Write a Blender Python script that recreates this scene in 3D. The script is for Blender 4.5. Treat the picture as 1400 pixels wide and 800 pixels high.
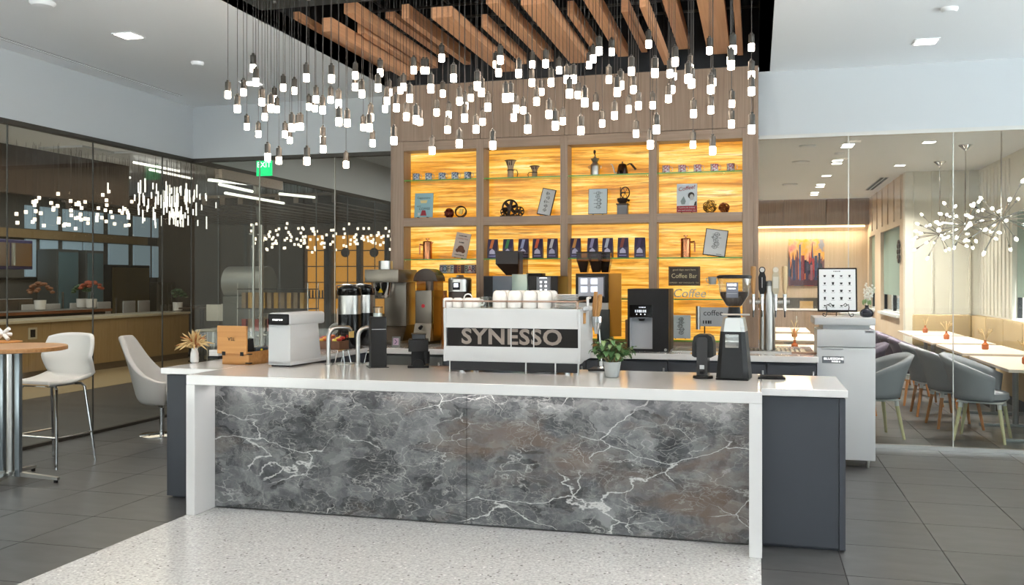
import bpy, bmesh, math, random
from mathutils import Vector, Matrix
for o in list(bpy.data.objects): bpy.data.objects.remove(o)
SC = bpy.context.scene; COL = SC.collection
PI = math.pi
# ---------------------------------------------------------------- camera
F, CX, HY, CH = 1250.0, 700.0, 384.0, 1.535        # focal length (px), centre, horizon row, eye height
YAW = math.atan(333/1250)
cd = bpy.data.cameras.new('camera'); cam = bpy.data.objects.new('camera', cd); COL.objects.link(cam)
cam.location = (0, 0, CH); cam.rotation_euler = (PI/2, 0, YAW)
cd.sensor_width = 36.0; cd.lens = 36.0*F/1400; cd.shift_y = -(400-HY)/1400; cd.clip_end = 200; cd.clip_start = .05
SC.camera = cam
# ---------------------------------------------------------------- world, exposure
w = bpy.data.worlds.new('world'); SC.world = w; w.use_nodes = True
bg = w.node_tree.nodes['Background']; bg.inputs[0].default_value = (.88, .94, 1, 1); bg.inputs[1].default_value = 1.5
SC.view_settings.view_transform = 'Standard'; SC.view_settings.look = 'None'
SC.view_settings.gamma = 1; SC.view_settings.use_curve_mapping = False
SC.view_settings.exposure = 0.06
sl = bpy.data.lights.new('sun', 'SUN'); sl.energy = 58; sl.angle = .02; sl.color = (.97, .98, 1)
so_ = bpy.data.objects.new('sun', sl); COL.objects.link(so_); so_.rotation_euler = (math.radians(22), math.radians(9), 0)   # high sun from the street side
def area(name, loc, rot, sx, sy, power, col=(1, 1, 1), spread=PI):
    l = bpy.data.lights.new(name, 'AREA'); l.shape = 'RECTANGLE'; l.size = sx; l.size_y = sy
    l.energy = power; l.color = col; l.spread = spread
    o = bpy.data.objects.new(name, l); COL.objects.link(o); o.location = loc; o.rotation_euler = rot
    return o
# ---------------------------------------------------------------- pixel helpers (a pixel gives a direction; plane gives distance)
_c, _s = math.cos(YAW), math.sin(YAW)
def _ray(px, py):
    u = (px-CX)/F; return (u*_c-_s, u*_s+_c, (HY-py)/F)
def PZ(px, py, z):
    r = _ray(px, py); t = (z-CH)/r[2]; return Vector((r[0]*t, r[1]*t, z))
def PY(px, py, y):
    r = _ray(px, py); t = y/r[1]; return Vector((r[0]*t, y, CH+r[2]*t))
def PX(px, py, x):
    r = _ray(px, py); t = x/r[0]; return Vector((x, r[1]*t, CH+r[2]*t))
# ---------------------------------------------------------------- materials
def C(h, a=1):
    v = [int(h[i:i+2], 16)/255 for i in (0, 2, 4)]
    return tuple((x/12.92 if x <= .04045 else ((x+.055)/1.055)**2.4) for x in v)+(a,)
MATS = {}
def M(name, col='808080', rough=.5, metal=0, emit=0, ecol=None, trans=0, ior=1.45, coat=0, spec=None):
    if name in MATS: return MATS[name]
    m = bpy.data.materials.new(name); m.use_nodes = True; b = m.node_tree.nodes['Principled BSDF']
    b.inputs['Base Color'].default_value = C(col); b.inputs['Roughness'].default_value = rough
    b.inputs['Metallic'].default_value = metal; b.inputs['IOR'].default_value = ior
    b.inputs['Transmission Weight'].default_value = trans; b.inputs['Coat Weight'].default_value = coat
    if spec is not None: b.inputs['Specular IOR Level'].default_value = spec
    if emit:
        b.inputs['Emission Color'].default_value = C(ecol or col); b.inputs['Emission Strength'].default_value = emit
    MATS[name] = m; return m
def nodes(m):
    nt = m.node_tree; return nt, nt.nodes['Principled BSDF']
def mapping(nt, scale, rot=(0, 0, 0), loc=(0, 0, 0), kind='Object'):
    tc = nt.nodes.new('ShaderNodeTexCoord'); mp = nt.nodes.new('ShaderNodeMapping')
    mp.inputs['Scale'].default_value = scale; mp.inputs['Rotation'].default_value = rot; mp.inputs['Location'].default_value = loc
    nt.links.new(tc.outputs[kind], mp.inputs['Vector']); return mp.outputs['Vector']
def noise(nt, vec, scale=5, detail=6, rough=.55, dist=0):
    n = nt.nodes.new('ShaderNodeTexNoise'); n.inputs['Scale'].default_value = scale; n.inputs['Detail'].default_value = detail
    n.inputs['Roughness'].default_value = rough; n.inputs['Distortion'].default_value = dist
    nt.links.new(vec, n.inputs['Vector']); return n.outputs['Fac']
def voro(nt, vec, scale=5, feat='F1', out='Distance'):
    n = nt.nodes.new('ShaderNodeTexVoronoi'); n.feature = feat; n.inputs['Scale'].default_value = scale
    nt.links.new(vec, n.inputs['Vector']); return n.outputs[out]
def ramp(nt, fac, stops, interp='LINEAR'):
    r = nt.nodes.new('ShaderNodeValToRGB'); r.color_ramp.interpolation = interp; e = r.color_ramp.elements
    while len(e) < len(stops): e.new(.5)
    for i, (p, c) in enumerate(stops): e[i].position = p; e[i].color = C(c) if isinstance(c, str) else c
    nt.links.new(fac, r.inputs['Fac']); return r.outputs['Color']
def mix(nt, fac, a, b, mode='MIX'):
    n = nt.nodes.new('ShaderNodeMix'); n.data_type = 'RGBA'; n.blend_type = mode
    for sock, v in ((n.inputs[0], fac), (n.inputs[6], a), (n.inputs[7], b)):
        if isinstance(v, (int, float)): sock.default_value = v
        elif isinstance(v, str): sock.default_value = C(v)
        else: nt.links.new(v, sock)
    return n.outputs[2]
def bump(nt, b, h, strength=.2, dist=.01):
    n = nt.nodes.new('ShaderNodeBump'); n.inputs['Strength'].default_value = strength; n.inputs['Distance'].default_value = dist
    nt.links.new(h, n.inputs['Height']); nt.links.new(n.outputs['Normal'], b.inputs['Normal'])
def wood(name, c1, c2, grain='z', rough=.45, fine=1.0):
    m = M(name, c1, rough); nt, b = nodes(m)
    sc = {'z': (38, 38, .9), 'x': (.9, 38, 38), 'y': (38, .9, 38)}[grain]
    v = mapping(nt, tuple(s*fine for s in sc), kind='Object'); f1 = noise(nt, v, 1.6, 5, .6, .4)
    nt.links.new(ramp(nt, f1, [(.3, c2), (.7, c1)]), b.inputs['Base Color']); return m
def glass(name, tint=(1, 1, 1), ior=1.5, rough=0, boost=1.0):
    m = bpy.data.materials.new(name); m.use_nodes = True; nt = m.node_tree; nt.nodes.clear()
    out = nt.nodes.new('ShaderNodeOutputMaterial'); mx = nt.nodes.new('ShaderNodeMixShader')
    tr = nt.nodes.new('ShaderNodeBsdfTransparent'); tr.inputs[0].default_value = (*tint, 1)
    gl = nt.nodes.new('ShaderNodeBsdfGlossy'); gl.inputs['Roughness'].default_value = rough; gl.inputs[0].default_value = (boost, boost, boost, 1)
    lw = nt.nodes.new('ShaderNodeLayerWeight'); lw.inputs[0].default_value = .5
    pw = nt.nodes.new('ShaderNodeMath'); pw.operation = 'POWER'; pw.inputs[1].default_value = 5; nt.links.new(lw.outputs['Facing'], pw.inputs[0])
    f0 = ((ior-1)/(ior+1))**2
    fr = nt.nodes.new('ShaderNodeMath'); fr.operation = 'MULTIPLY_ADD'; fr.inputs[1].default_value = 1-f0; fr.inputs[2].default_value = f0; nt.links.new(pw.outputs[0], fr.inputs[0])
    nt.links.new(fr.outputs[0], mx.inputs[0]); nt.links.new(tr.outputs[0], mx.inputs[1]); nt.links.new(gl.outputs[0], mx.inputs[2])
    nt.links.new(mx.outputs[0], out.inputs[0]); MATS[name] = m; return m
# plain materials
WHITE = M('paint_white', 'bfc4c8', .6); CEIL = M('ceiling_white', 'e8ebee', .7); QUARTZ = M('white_quartz', 'e0dedd', .1, coat=.3)
DARK = M('charcoal_laminate', '40434a', .45); BLACK = M('black_plastic', '19191b', .4, spec=.3); MATTE = M('matte_black', '202021', .55, spec=.3)
VOID = M('recess_black', '17191d', .8); STEEL = M('brushed_steel', 'c9c7c3', .28, 1); CHROME = M('chrome', 'dcdcdc', .08, 1)
DSTEEL = M('taupe_steel', '8f887e', .38, .85); SOCKET = M('socket_nickel', '55514d', .35, .9); CORD = M('cord_black', '3a3634', .6)
WHITEP = M('white_enamel', 'c4c6c8', .3); PORC = M('porcelain', 'efeeec', .15, coat=.3); COPPER = M('copper', 'b87a55', .25, 1)
BEANS = M('coffee_beans', '2a1a10', .6); PAPER = M('paper', 'c9cbcc', .7); INK = M('ink_black', '2a2a2c', .7); RED = M('red_print', '9c2f3a', .6)
SCREEN = M('lit_screen', 'dfe4f0', .3, emit=.9); LETTERW = M('glow_letters', 'ffffff', .4, emit=1.6); LEAF = M('jade_leaf', '4f7446', .4)  # emission put into white lettering, also where it is only printed
LEAFD = M('dark_leaf', '3f5d3a', .5); STEM = M('plant_stem', '8a7a55', .7); CONC = M('grey_pot', 'a9adad', .7); BRONZE = M('dark_bronze', '3a2f28', .4, .7)
FABRIC = M('grey_fabric', '868890', .85); FABRICP = M('plum_fabric', '5b5262', .85); UPH = M('white_leather', 'd9d7d3', .45); LEGW = M('chair_leg_wood', 'a9713f', .5)
LEGP = M('chair_leg_pale', 'b9b48e', .5); AMBER = M('amber_glass', 'b05c2c', .2); DRY = M('dried_stem', 'cdb07e', .8); TABLETOP = M('pale_tabletop', 'c3b6a8', .35)
GREYD = M('grey_drawer', '6b6d6b', .4, .3); RUST = M('dried_flower_red', 'a8543a', .8); TUBE = M('frame_grey', '8a8d90', .35, .6)
BULB = M('pendant_bulb', 'fff0e0', .4, emit=32, ecol='ffe9d2'); LED = M('downlight', 'ffffff', .4, emit=9, ecol='fff4e6')
GREEN = M('exit_green', '1fd07c', .4, emit=1.2); YEL = M('yellow_print', 'e6c21f', .5); PURP = M('bag_purple', '2f2749', .4)
BLUEP = M('poster_blue', '8fb4bd', .6); ORNG = M('orange_print', 'd07a45', .5); SEAM = M('dark_seam', '3f3a35', .6)
GLASSL = glass('tinted_glass', (.82, .82, .77), 1.5); GLASSR = glass('clear_glass', (.93, .95, .93), 1.3); GLASSC = glass('thin_clear_glass', (.95, .97, .96), 1.45)
SHELFG = glass('green_edge_glass', (.62, .85, .55), 1.5); SMOKE = glass('smoked_plastic', (.45, .38, .34), 1.45)
WOODW = wood('taupe_wood', 'a48e7c', '85705f', 'z'); WOODS = wood('slat_wood', 'cf9c76', 'bd8a64', 'y', .5); WOODX = wood('taupe_wood_across', 'a48e7c', '8a7564', 'x')
BAMBOO = wood('bamboo', 'd09a5c', 'bb8248', 'x', .45, .6); OAK = wood('oak_front', 'b59a70', 'a2855a', 'z', .4, .8); DKWOOD = wood('dark_wood', '4d3d31', '33281f', 'x', .5)
TAPW = wood('tap_handle_wood', 'c99a63', 'a97a46', 'z', .45); OAKT = wood('oak_top', 'b98b5a', '9f7144', 'x', .35); WALLW = wood('warm_wall', 'cdbba6', 'bfac95', 'z', .6, .4)
# terrazzo
TERR = M('terrazzo', 'c4c1bd', .18); nt, b = nodes(TERR); v = mapping(nt, (1, 1, 1))
base = ramp(nt, noise(nt, v, 60, 3), [(.35, 'a7a6a6'), (.65, 'cdcdcc')])
chip = ramp(nt, voro(nt, v, 55, 'F1', 'Color'), [(0, '5b5856'), (.12, '7a7573'), (.16, 'bbbab9'), (.8, 'c4c3c2'), (.9, 'ebeae9')])
edge = ramp(nt, voro(nt, v, 55), [(.28, (1, 1, 1, 1)), (.45, (0, 0, 0, 1))])
nt.links.new(mix(nt, edge, base, chip), b.inputs['Base Color'])
# floor tile: dark charcoal with faint brushed variation
TILE = M('floor_tile', '5a5754', .3); nt, b = nodes(TILE)
v = mapping(nt, (1.2, 3.5, 1), kind='Object'); f = noise(nt, v, 1.6, 3, .5)
nt.links.new(ramp(nt, f, [(.3, '424243'), (.7, '525253')]), b.inputs['Base Color'])
GROUT = M('floor_grout', '3a3836', .7)
# marble: charcoal with white veins and rust clouds
MARBLE = M('grey_marble', '5d5d5f', .22); nt, b = nodes(MARBLE)
v = mapping(nt, (1, 1, 1)); vd = mapping(nt, (.62, 1, 1.25), (0, -.75, 0))
def warped(vec, sc_, amt, det):
    n = nt.nodes.new('ShaderNodeTexNoise'); n.inputs['Scale'].default_value = sc_; n.inputs['Detail'].default_value = det; nt.links.new(vec, n.inputs['Vector'])
    q = nt.nodes.new('ShaderNodeVectorMath'); q.operation = 'MULTIPLY_ADD'; nt.links.new(n.outputs['Color'], q.inputs[0]); q.inputs[1].default_value = (amt,)*3; nt.links.new(vec, q.inputs[2]); return q.outputs[0]
W1 = warped(vd, 2.8, .42, 8); W2 = warped(vd, 6, .3, 9); W3 = warped(v, 4, .5, 8)
G = lambda g: (g, g, g, 1)
cloud = ramp(nt, noise(nt, W3, 4.5, 12, .72), [(.36, '303133'), (.47, '5a5b5d'), (.58, '949493')])
cell = voro(nt, W2, 9, 'F1', 'Color'); frag = ramp(nt, cell, [(.15, '242527'), (.45, '56575a'), (.8, '8a8a8c')]); cloud = mix(nt, .5, cloud, frag)
big = ramp(nt, noise(nt, vd, 1.6, 4), [(.4, G(0)), (.62, G(.3))]); cloud = mix(nt, big, cloud, '3a3b3e')
rust = ramp(nt, noise(nt, W1, 1.7, 5, .6), [(.52, G(0)), (.66, G(.55))]); cloud = mix(nt, rust, cloud, '7a6454')
fine = ramp(nt, voro(nt, W2, 20, 'DISTANCE_TO_EDGE'), [(0, G(.65)), (.02, G(.3)), (.06, G(0))])
fm = ramp(nt, noise(nt, v, 5, 4), [(.42, G(0)), (.6, G(1))]); c1 = mix(nt, mix(nt, 1, fine, fm, 'MULTIPLY'), cloud, 'a8a6a3')
mid = ramp(nt, voro(nt, W2, 6, 'DISTANCE_TO_EDGE'), [(0, G(.75)), (.008, G(.5)), (.022, G(0))])
mm = ramp(nt, noise(nt, v, 3.1, 3), [(.45, G(0)), (.58, G(1))]); c2 = mix(nt, mix(nt, 1, mid, mm, 'MULTIPLY'), c1, 'bdbbb8')
lg_ = ramp(nt, voro(nt, W1, 2.9, 'DISTANCE_TO_EDGE'), [(0, G(.9)), (.005, G(.7)), (.011, G(0))])
lm = ramp(nt, noise(nt, vd, 2.3, 2), [(.47, G(0)), (.55, G(1))]); c3 = mix(nt, mix(nt, 1, lg_, lm, 'MULTIPLY'), c2, 'd3d1cf')
nt.links.new(c3, b.inputs['Base Color'])
# backlit onyx
ONYX = M('backlit_onyx', 'd9a040', .25); nt, b = nodes(ONYX)
v = mapping(nt, (.7, 1, 11)); f = noise(nt, v, 1.4, 10, .7, .6)
col = ramp(nt, f, [(.30, '8a5516'), (.42, 'cf851f'), (.5, 'eeae40'), (.59, 'f9cf6c'), (.7, 'ffedbb')])
v4 = mapping(nt, (.7, 1, 26)); f4 = noise(nt, v4, 1.6, 8, .7, .8)
vein = ramp(nt, f4, [(.53, (0, 0, 0, 1)), (.64, (.85,)*3+(1,))]); col = mix(nt, vein, col, '8f5c20')
b.inputs['Base Color'].default_value = C('5a4020'); nt.links.new(col, b.inputs['Emission Color']); b.inputs['Emission Strength'].default_value = 1.12
# speckled enamel mugs
def speck(name, c1, c2):
    m = M(name, c1, .25); nt, b = nodes(m); f = noise(nt, mapping(nt, (1, 1, 1)), 55, 3, .7)
    nt.links.new(ramp(nt, f, [(.44, c2), (.53, c1)]), b.inputs['Base Color']); return m
MUGB = speck('blue_speckle', 'c3cad2', '3c4c68'); MUGR = speck('red_speckle', 'd8d2d4', '9c3d4c')
# painting: loose orange sky over blue and red towers
PAINT = M('city_painting', '888888', .6); nt, b = nodes(PAINT)
v = mapping(nt, (1, 1, 1)); sep = nt.nodes.new('ShaderNodeSeparateXYZ'); nt.links.new(v, sep.inputs[0])
sky = ramp(nt, noise(nt, mapping(nt, (1, 1, 1), (0, .7, 0)), 3.2, 3), [(.35, 'c87d86'), (.45, 'dcb08a'), (.55, 'e8a83c'), (.65, '8d93a6')])
tow = ramp(nt, voro(nt, mapping(nt, (11, 1, 2.2)), 1.3, 'F1', 'Color'), [(.1, '23283c'), (.3, '3e5375'), (.45, '9c2f33'), (.6, '6b4a52'), (.75, 'b56a3a'), (.9, '2f4a6a')], 'CONSTANT')
nx = noise(nt, mapping(nt, (9, 1, .5)), 1.4, 2); th = nt.nodes.new('ShaderNodeMath'); th.operation = 'MULTIPLY_ADD'
nt.links.new(nx, th.inputs[0]); th.inputs[1].default_value = 1.3; th.inputs[2].default_value = -.55
gt = nt.nodes.new('ShaderNodeMath'); gt.operation = 'LESS_THAN'; nt.links.new(sep.outputs['Z'], gt.inputs[0]); nt.links.new(th.outputs[0], gt.inputs[1])
nt.links.new(mix(nt, gt.outputs[0], sky, tow), b.inputs['Base Color'])
# ---------------------------------------------------------------- mesh helpers
class MB:
    def __init__(s): s.bm = bmesh.new()
    def box(s, x0, x1, y0, y1, z0, z1, b=0, seg=2):
        r = bmesh.ops.create_cube(s.bm, size=1)['verts']
        for q in r: q.co = Vector((x0+(q.co.x+.5)*(x1-x0), y0+(q.co.y+.5)*(y1-y0), z0+(q.co.z+.5)*(z1-z0)))
        if b: bmesh.ops.bevel(s.bm, geom=list({e for q in r for e in q.link_edges}), offset=b, segments=seg, affect='EDGES', profile=.5)
        return s
    def cyl(s, p0, p1, r0, r1=None, n=14):
        p0, p1 = Vector(p0), Vector(p1); r1 = r0 if r1 is None else r1; d = p1-p0; L = d.length
        mt = Matrix.Translation((p0+p1)/2) @ d.to_track_quat('Z', 'Y').to_matrix().to_4x4()
        bmesh.ops.create_cone(s.bm, cap_ends=True, segments=n, radius1=r0, radius2=r1, depth=L, matrix=mt); return s
    def lathe(s, prof, c=(0, 0, 0), n=24, mt=None):
        rings = []
        for r, z in prof:
            ring = []
            for i in range(n):
                a = 2*PI*i/n; p = Vector((r*math.cos(a), r*math.sin(a), z))
                if mt: p = mt @ p
                ring.append(s.bm.verts.new(p+Vector(c)))
            rings.append(ring)
        for a, b_ in zip(rings, rings[1:]):
            for i in range(n): s.bm.faces.new((a[i], a[(i+1) % n], b_[(i+1) % n], b_[i]))
        s.bm.faces.new(rings[0][::-1]); s.bm.faces.new(rings[-1]); return s
    def tube(s, pts, r, n=8, closed=False):
        pts = [Vector(p) for p in pts]; N = len(pts); rings = []; up = None
        for i, p in enumerate(pts):
            t = (pts[(i+1) % N]-pts[i-1]) if closed else (pts[min(i+1, N-1)]-pts[max(i-1, 0)])
            t.normalize()
            if up is None:
                up = Vector((0, 0, 1)) if abs(t.z) < .9 else Vector((1, 0, 0))
            x = t.cross(up)
            if x.length < 1e-4: x = t.orthogonal()
            x.normalize(); y = x.cross(t); up = y
            rr = r[i] if isinstance(r, (list, tuple)) else r
            rings.append([s.bm.verts.new(p+x*rr*math.cos(2*PI*k/n)+y*rr*math.sin(2*PI*k/n)) for k in range(n)])
        rng = range(N) if closed else range(N-1)
        for i in rng:
            a, b_ = rings[i], rings[(i+1) % N]
            for k in range(n): s.bm.faces.new((a[k], a[(k+1) % n], b_[(k+1) % n], b_[k]))
        if not closed: s.bm.faces.new(rings[0][::-1]); s.bm.faces.new(rings[-1])
        return s
    def prism(s, poly, a0, a1, axis='y'):
        f = {'y': lambda p, a: (p[0], a, p[1]), 'x': lambda p, a: (a, p[0], p[1]), 'z': lambda p, a: (p[0], p[1], a)}[axis]
        A = [s.bm.verts.new(f(p, a0)) for p in poly]; B = [s.bm.verts.new(f(p, a1)) for p in poly]; n = len(poly)
        for i in range(n): s.bm.faces.new((A[i], A[(i+1) % n], B[(i+1) % n], B[i]))
        s.bm.faces.new(A[::-1]); s.bm.faces.new(B); return s
    def hexa(s, lo, hi):           # eight corners: four below, four above
        A = [s.bm.verts.new(p) for p in lo]; B = [s.bm.verts.new(p) for p in hi]; n = len(A)
        for i in range(n): s.bm.faces.new((A[i], A[(i+1) % n], B[(i+1) % n], B[i]))
        s.bm.faces.new(A[::-1]); s.bm.faces.new(B); return s
    def sph(s, c, r, sc=(1, 1, 1), u=12, v=8):
        q = bmesh.ops.create_uvsphere(s.bm, u_segments=u, v_segments=v, radius=r)['verts']
        for k in q: k.co = Vector((k.co.x*sc[0], k.co.y*sc[1], k.co.z*sc[2]))+Vector(c)
        return s
    def grid(s, fn, nu, nv, thick=None):
        g = [[s.bm.verts.new(fn(i/(nu-1), j/(nv-1))) for j in range(nv)] for i in range(nu)]
        for i in range(nu-1):
            for j in range(nv-1): s.bm.faces.new((g[i][j], g[i+1][j], g[i+1][j+1], g[i][j+1]))
        return s
    def make(s, name, mat, parent=None, ang=35, loc=None, rot=None):
        bmesh.ops.recalc_face_normals(s.bm, faces=s.bm.faces)
        me = bpy.data.meshes.new(name); s.bm.to_mesh(me); s.bm.free(); me.materials.append(mat)
        for p in me.polygons: p.use_smooth = True
        me.set_sharp_from_angle(angle=math.radians(ang))
        return put(name, me, parent, loc, rot)
def put(name, me, parent=None, loc=None, rot=None):
    o = bpy.data.objects.new(name, me); COL.objects.link(o); o.parent = parent
    if loc is not None: o.location = loc
    if rot is not None: o.rotation_euler = rot
    return o
def tag(o, label, cat, group=None):
    o['label'] = label; o['category'] = cat
    if group: o['group'] = group
    return o
def thing(name, label, cat, loc=(0, 0, 0), rotz=0, group=None, rot=None):
    o = bpy.data.objects.new(name, None); COL.objects.link(o); o.empty_display_size = .1
    o.location = loc; o.rotation_euler = rot or (0, 0, rotz); return tag(o, label, cat, group)
def struct(o, label=None):
    o['kind'] = 'structure'
    if label: o['label'] = label
    return o
def text(name, s, size, mat, parent, loc, rot=(PI/2, 0, 0), ext=.0006, sx=1.0, shear=0, ax='CENTER', bold=0, sp=1):
    cu = bpy.data.curves.new(name, 'FONT'); cu.body = s; cu.size = size; cu.extrude = ext; cu.align_x = ax; cu.align_y = 'CENTER'; cu.shear = shear; cu.offset = bold; cu.space_character = sp
    cu.resolution_u = 3
    ob = bpy.data.objects.new('tmp', cu); me = bpy.data.meshes.new_from_object(ob); bpy.data.objects.remove(ob)
    me.materials.clear(); me.materials.append(mat)
    o = put(name, me, parent, loc, rot); o.scale = (sx, 1, 1); return o
def scrawl(parent, x, y, z, w_, h_, mat, n=5):      # print too small to read in the photograph
    m_ = MB(); s_ = w_/n
    for k in range(n): m_.box(x-w_/2+s_*k, x-w_/2+s_*(k+.5+.3*((k*7) % 3)/2), y-.0006, y+.0006, z-h_/2, z+h_/2)
    return m_.make('print_marks', mat, parent)
def copy_tree(o, parent=None):
    c = o.copy(); COL.objects.link(c); c.parent = parent
    for ch in list(o.children): copy_tree(ch, c)
    return c
def arc(c, r, a0, a1, n, plane='xz'):
    out = []
    for i in range(n+1):
        a = a0+(a1-a0)*i/n; u, v_ = r*math.cos(a), r*math.sin(a)
        out.append(Vector(c)+Vector((u, 0, v_) if plane == 'xz' else ((u, v_, 0) if plane == 'xy' else (0, u, v_))))
    return out
ORD = ['first', 'second', 'third', 'fourth', 'fifth', 'sixth', 'seventh', 'eighth', 'ninth', 'tenth', 'eleventh', 'twelfth', 'thirteenth', 'fourteenth', 'fifteenth', 'sixteenth', 'seventeenth', 'eighteenth']
# ================================================================ THE SETTING
ZL, ZR = 3.58, 3.51                 # ceiling heights left / right of the recess
GL, GR = 2.97, 2.91                 # glass heights
LX, BLY, RY = -6.42, 9.45, 9.0      # left glass, back-left glass, right glass
def B(name, x0, x1, y0, y1, z0, z1, mat, parent=None, b=0):
    return MB().box(x0, x1, y0, y1, z0, z1, b).make(name, mat, parent)
# floors -----------------------------------------------------------
floor = struct(B('floor', LX, 7, 3.25, 9.45, -.2, -.006, GROUT))
struct(B('floor', LX, 7, -6, 3.25, -.2, 0, TILE)); struct(B('floor', -14.7, LX, 0, 20, -.2, 0, TILE))
struct(B('floor', LX, -3.59, 9.45, 20, -.2, 0, TILE)); floor_d = struct(B('floor', -.3, 7, 9.45, 14.05, -.2, -.006, GROUT)); struct(B('floor', -.3, 7, 14.05, 22, -.2, 0, TILE))
struct(B('floor', -10.9, -9.1, 5, 20, 0, .004, M('cream_floor', 'b3a283', .3)))
tile_me = MB().box(-.5, .5, -.5, .5, -.01, 0, 0).make('tile', TILE); TM = tile_me.data; bpy.data.objects.remove(tile_me)
def tile(xa, xb, ya, yb, par):
    o = put('tile', TM, par, ((xa+xb)/2, (ya+yb)/2, 0)); o.scale = (xb-xa-.005, yb-ya-.005, 1)
xs_r = [.03]+[.455+.57*k for k in range(7)]; xs_l = [-3.6-.57*k for k in range(5)]+[LX+.02]
ys = [3.25+.6*k for k in range(10)]+[9.0]
for a, b_ in zip(xs_r, xs_r[1:]):
    for y0, y1 in zip(ys, ys[1:]): tile(a, b_, y0, y1, floor)
for a, b_ in zip(xs_l, xs_l[1:]):
    for y0, y1 in zip(ys, ys[1:]): tile(b_, a, y0, y1, floor)
ysd = [9.02+.6*k for k in range(9)]
for a, b_ in zip(xs_r, xs_r[1:6]):
    for y0, y1 in zip(ysd, ysd[1:]): tile(a, b_, y0, y1, floor_d)
tz = struct(B('floor_terrazzo', -3.6, .03, -6, 5.6, -.05, .003, TERR)); tz['label'] = 'speckled pale terrazzo strip in front of the bar'
# ceilings -----------------------------------------------------------
RX0, RX1, RYF = -3.66, .03, 4.35
struct(B('ceiling', -6.5, RX0, -6, 9.5, ZL, ZL+.1, CEIL)); struct(B('ceiling', RX1, 7.1, -6, 9.0, ZR, ZR+.1, CEIL))
struct(B('ceiling', RX0, RX1, -6, RYF, ZL, ZL+.1, CEIL)); struct(B('ceiling', -6.5, -3.59, 9.5, 20, ZL, ZL+.1, CEIL))
struct(B('ceiling', -14.7, -6.5, 0, 20, ZL, ZL+.1, CEIL)); struct(B('ceiling', -.4, 3.75, 9.05, 22, 3.36, 3.46, CEIL))
rec = struct(B('ceiling_recess', RX0-.1, RX1+.1, RYF-.1, 8.95, 4.3, 4.4, VOID))
B('recess_side', RX0-.1, RX0, RYF-.1, 8.95, 3.58, 4.3, VOID, rec); B('recess_side', RX1, RX1+.1, RYF-.1, 8.95, 3.51, 4.3, VOID, rec)
B('recess_side', RX0, RX1, 8.75, 8.85, 3.53, 4.3, VOID, rec); B('recess_side', RX0, RX1, RYF-.1, RYF, 3.58, 4.3, VOID, rec)
for k in range(7): B('ceiling_strut', RX0, RX1, 6.3+.37*k, 6.32+.37*k, 4.0, 4.02, SOCKET, rec)
for k in range(6): B('ceiling_strut', -3.3+.62*k, -3.28+.62*k, 6.15, 8.7, 4.02, 4.04, SOCKET, rec)
# walls -----------------------------------------------------------
struct(B('wall_left', LX-.1, LX+.02, -6, 17, GL, ZL+.02, WHITE)); struct(B('wall_back_left', LX+.02, -3.59, BLY-.02, BLY+.1, GL, ZL, WHITE))
struct(B('wall_right_bulkhead', .025, 7, RY-.02, RY+.1, GR, ZR+.02, WHITE))
wb = struct(B('wall_back', -3.59, .025, 9.0, 9.2, 0, 3.53, WOODW))
struct(B('wall_corridor', -3.7, -3.59, 9.2, 20, 0, ZL, WALLW)); struct(B('wall_corridor_end', LX, -3.59, 20, 20.1, 0, ZL, WALLW))
# daylight sides of the hall (behind and to the right of the photographer)
def glazed(name, n, axis, pos, a0, a1, step, top):
    r = struct(MB().box(*((a0, a1, pos-.1, pos+.1) if axis == 'y' else (pos-.1, pos+.1, a0, a1)), top-.35, top).make(name, WHITE))
    wn = struct(MB().box(*((a0, a1, pos-.06, pos+.06) if axis == 'y' else (pos-.06, pos+.06, a0, a1)), 0, .12).make('window_%d' % n, TUBE))
    k = a0
    while k < a1-.01:
        e = min(k+step, a1)
        MB().box(*((k-.04, k+.04, pos-.05, pos+.05) if axis == 'y' else (pos-.05, pos+.05, k-.04, k+.04)), .12, top-.35).make('mullion', TUBE, wn)
        MB().box(*((k+.04, e-.04, pos-.006, pos+.006) if axis == 'y' else (pos-.006, pos+.006, k+.04, e-.04)), .12, top-.35).make('pane', GLASSR, wn)
        k = e
glazed('wall_front', 1, 'y', -6, -6.4, 7, 1.9, ZL); glazed('wall_right', 2, 'x', 7, -6, 9, 1.9, ZR)
struct(B('ground_outside', -20, 22, -15, 23, -.6, -.4, M('bounce_paving', 'c6cacd', .9))); struct(B('ground_street', -60, 60, -60, 60, -.7, -.61, M('asphalt', '4a4b4d', .9)))  # unseen pale ground bounces light to the ceiling; dark street curbs reflections
# left glass wall -----------------------------------------------------------
def panes(win, joints, axis, pos, z0, z1, mat, seam):
    for a, b_ in zip(joints, joints[1:]):
        q = (pos-.006, pos+.006, a+.003, b_-.003) if axis == 'x' else (a+.003, b_-.003, pos-.006, pos+.006)
        MB().box(*q, z0, z1).make('pane', mat, win)
    for a in joints[1:-1]:
        q = (pos-.007, pos+.007, a-.004, a+.004) if axis == 'x' else (a-.004, a+.004, pos-.007, pos+.007)
        MB().box(*q, z0, z1).make('pane_joint', seam, win)
CH_D = M('dark_channel', '4a4742', .5, .5)
w3 = struct(B('window_3', LX-.03, LX+.03, -6, 17, GL-.045, GL, CH_D)); B('floor_channel', LX-.02, LX+.02, -6, 17, 0, .03, CH_D, w3)
panes(w3, [-6, -3.5, -1, 1.2, 3.4, 5.6, 6.69, 7.776, 8.887, 9.43, 9.99], 'x', LX, .03, GL-.045, GLASSL, M('joint_line', '3b3a36', .4))
panes(w3, [11.5, 12.6, 13.7, 14.8, 15.9, 17], 'x', LX, .03, GL-.045, GLASSL, MATS['joint_line'])
w4 = struct(B('window_4', LX+.03, -3.59, BLY-.03, BLY+.03, GL-.045, GL, CH_D)); B('floor_channel', LX+.03, -3.59, BLY-.02, BLY+.02, 0, .03, CH_D, w4)
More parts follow.
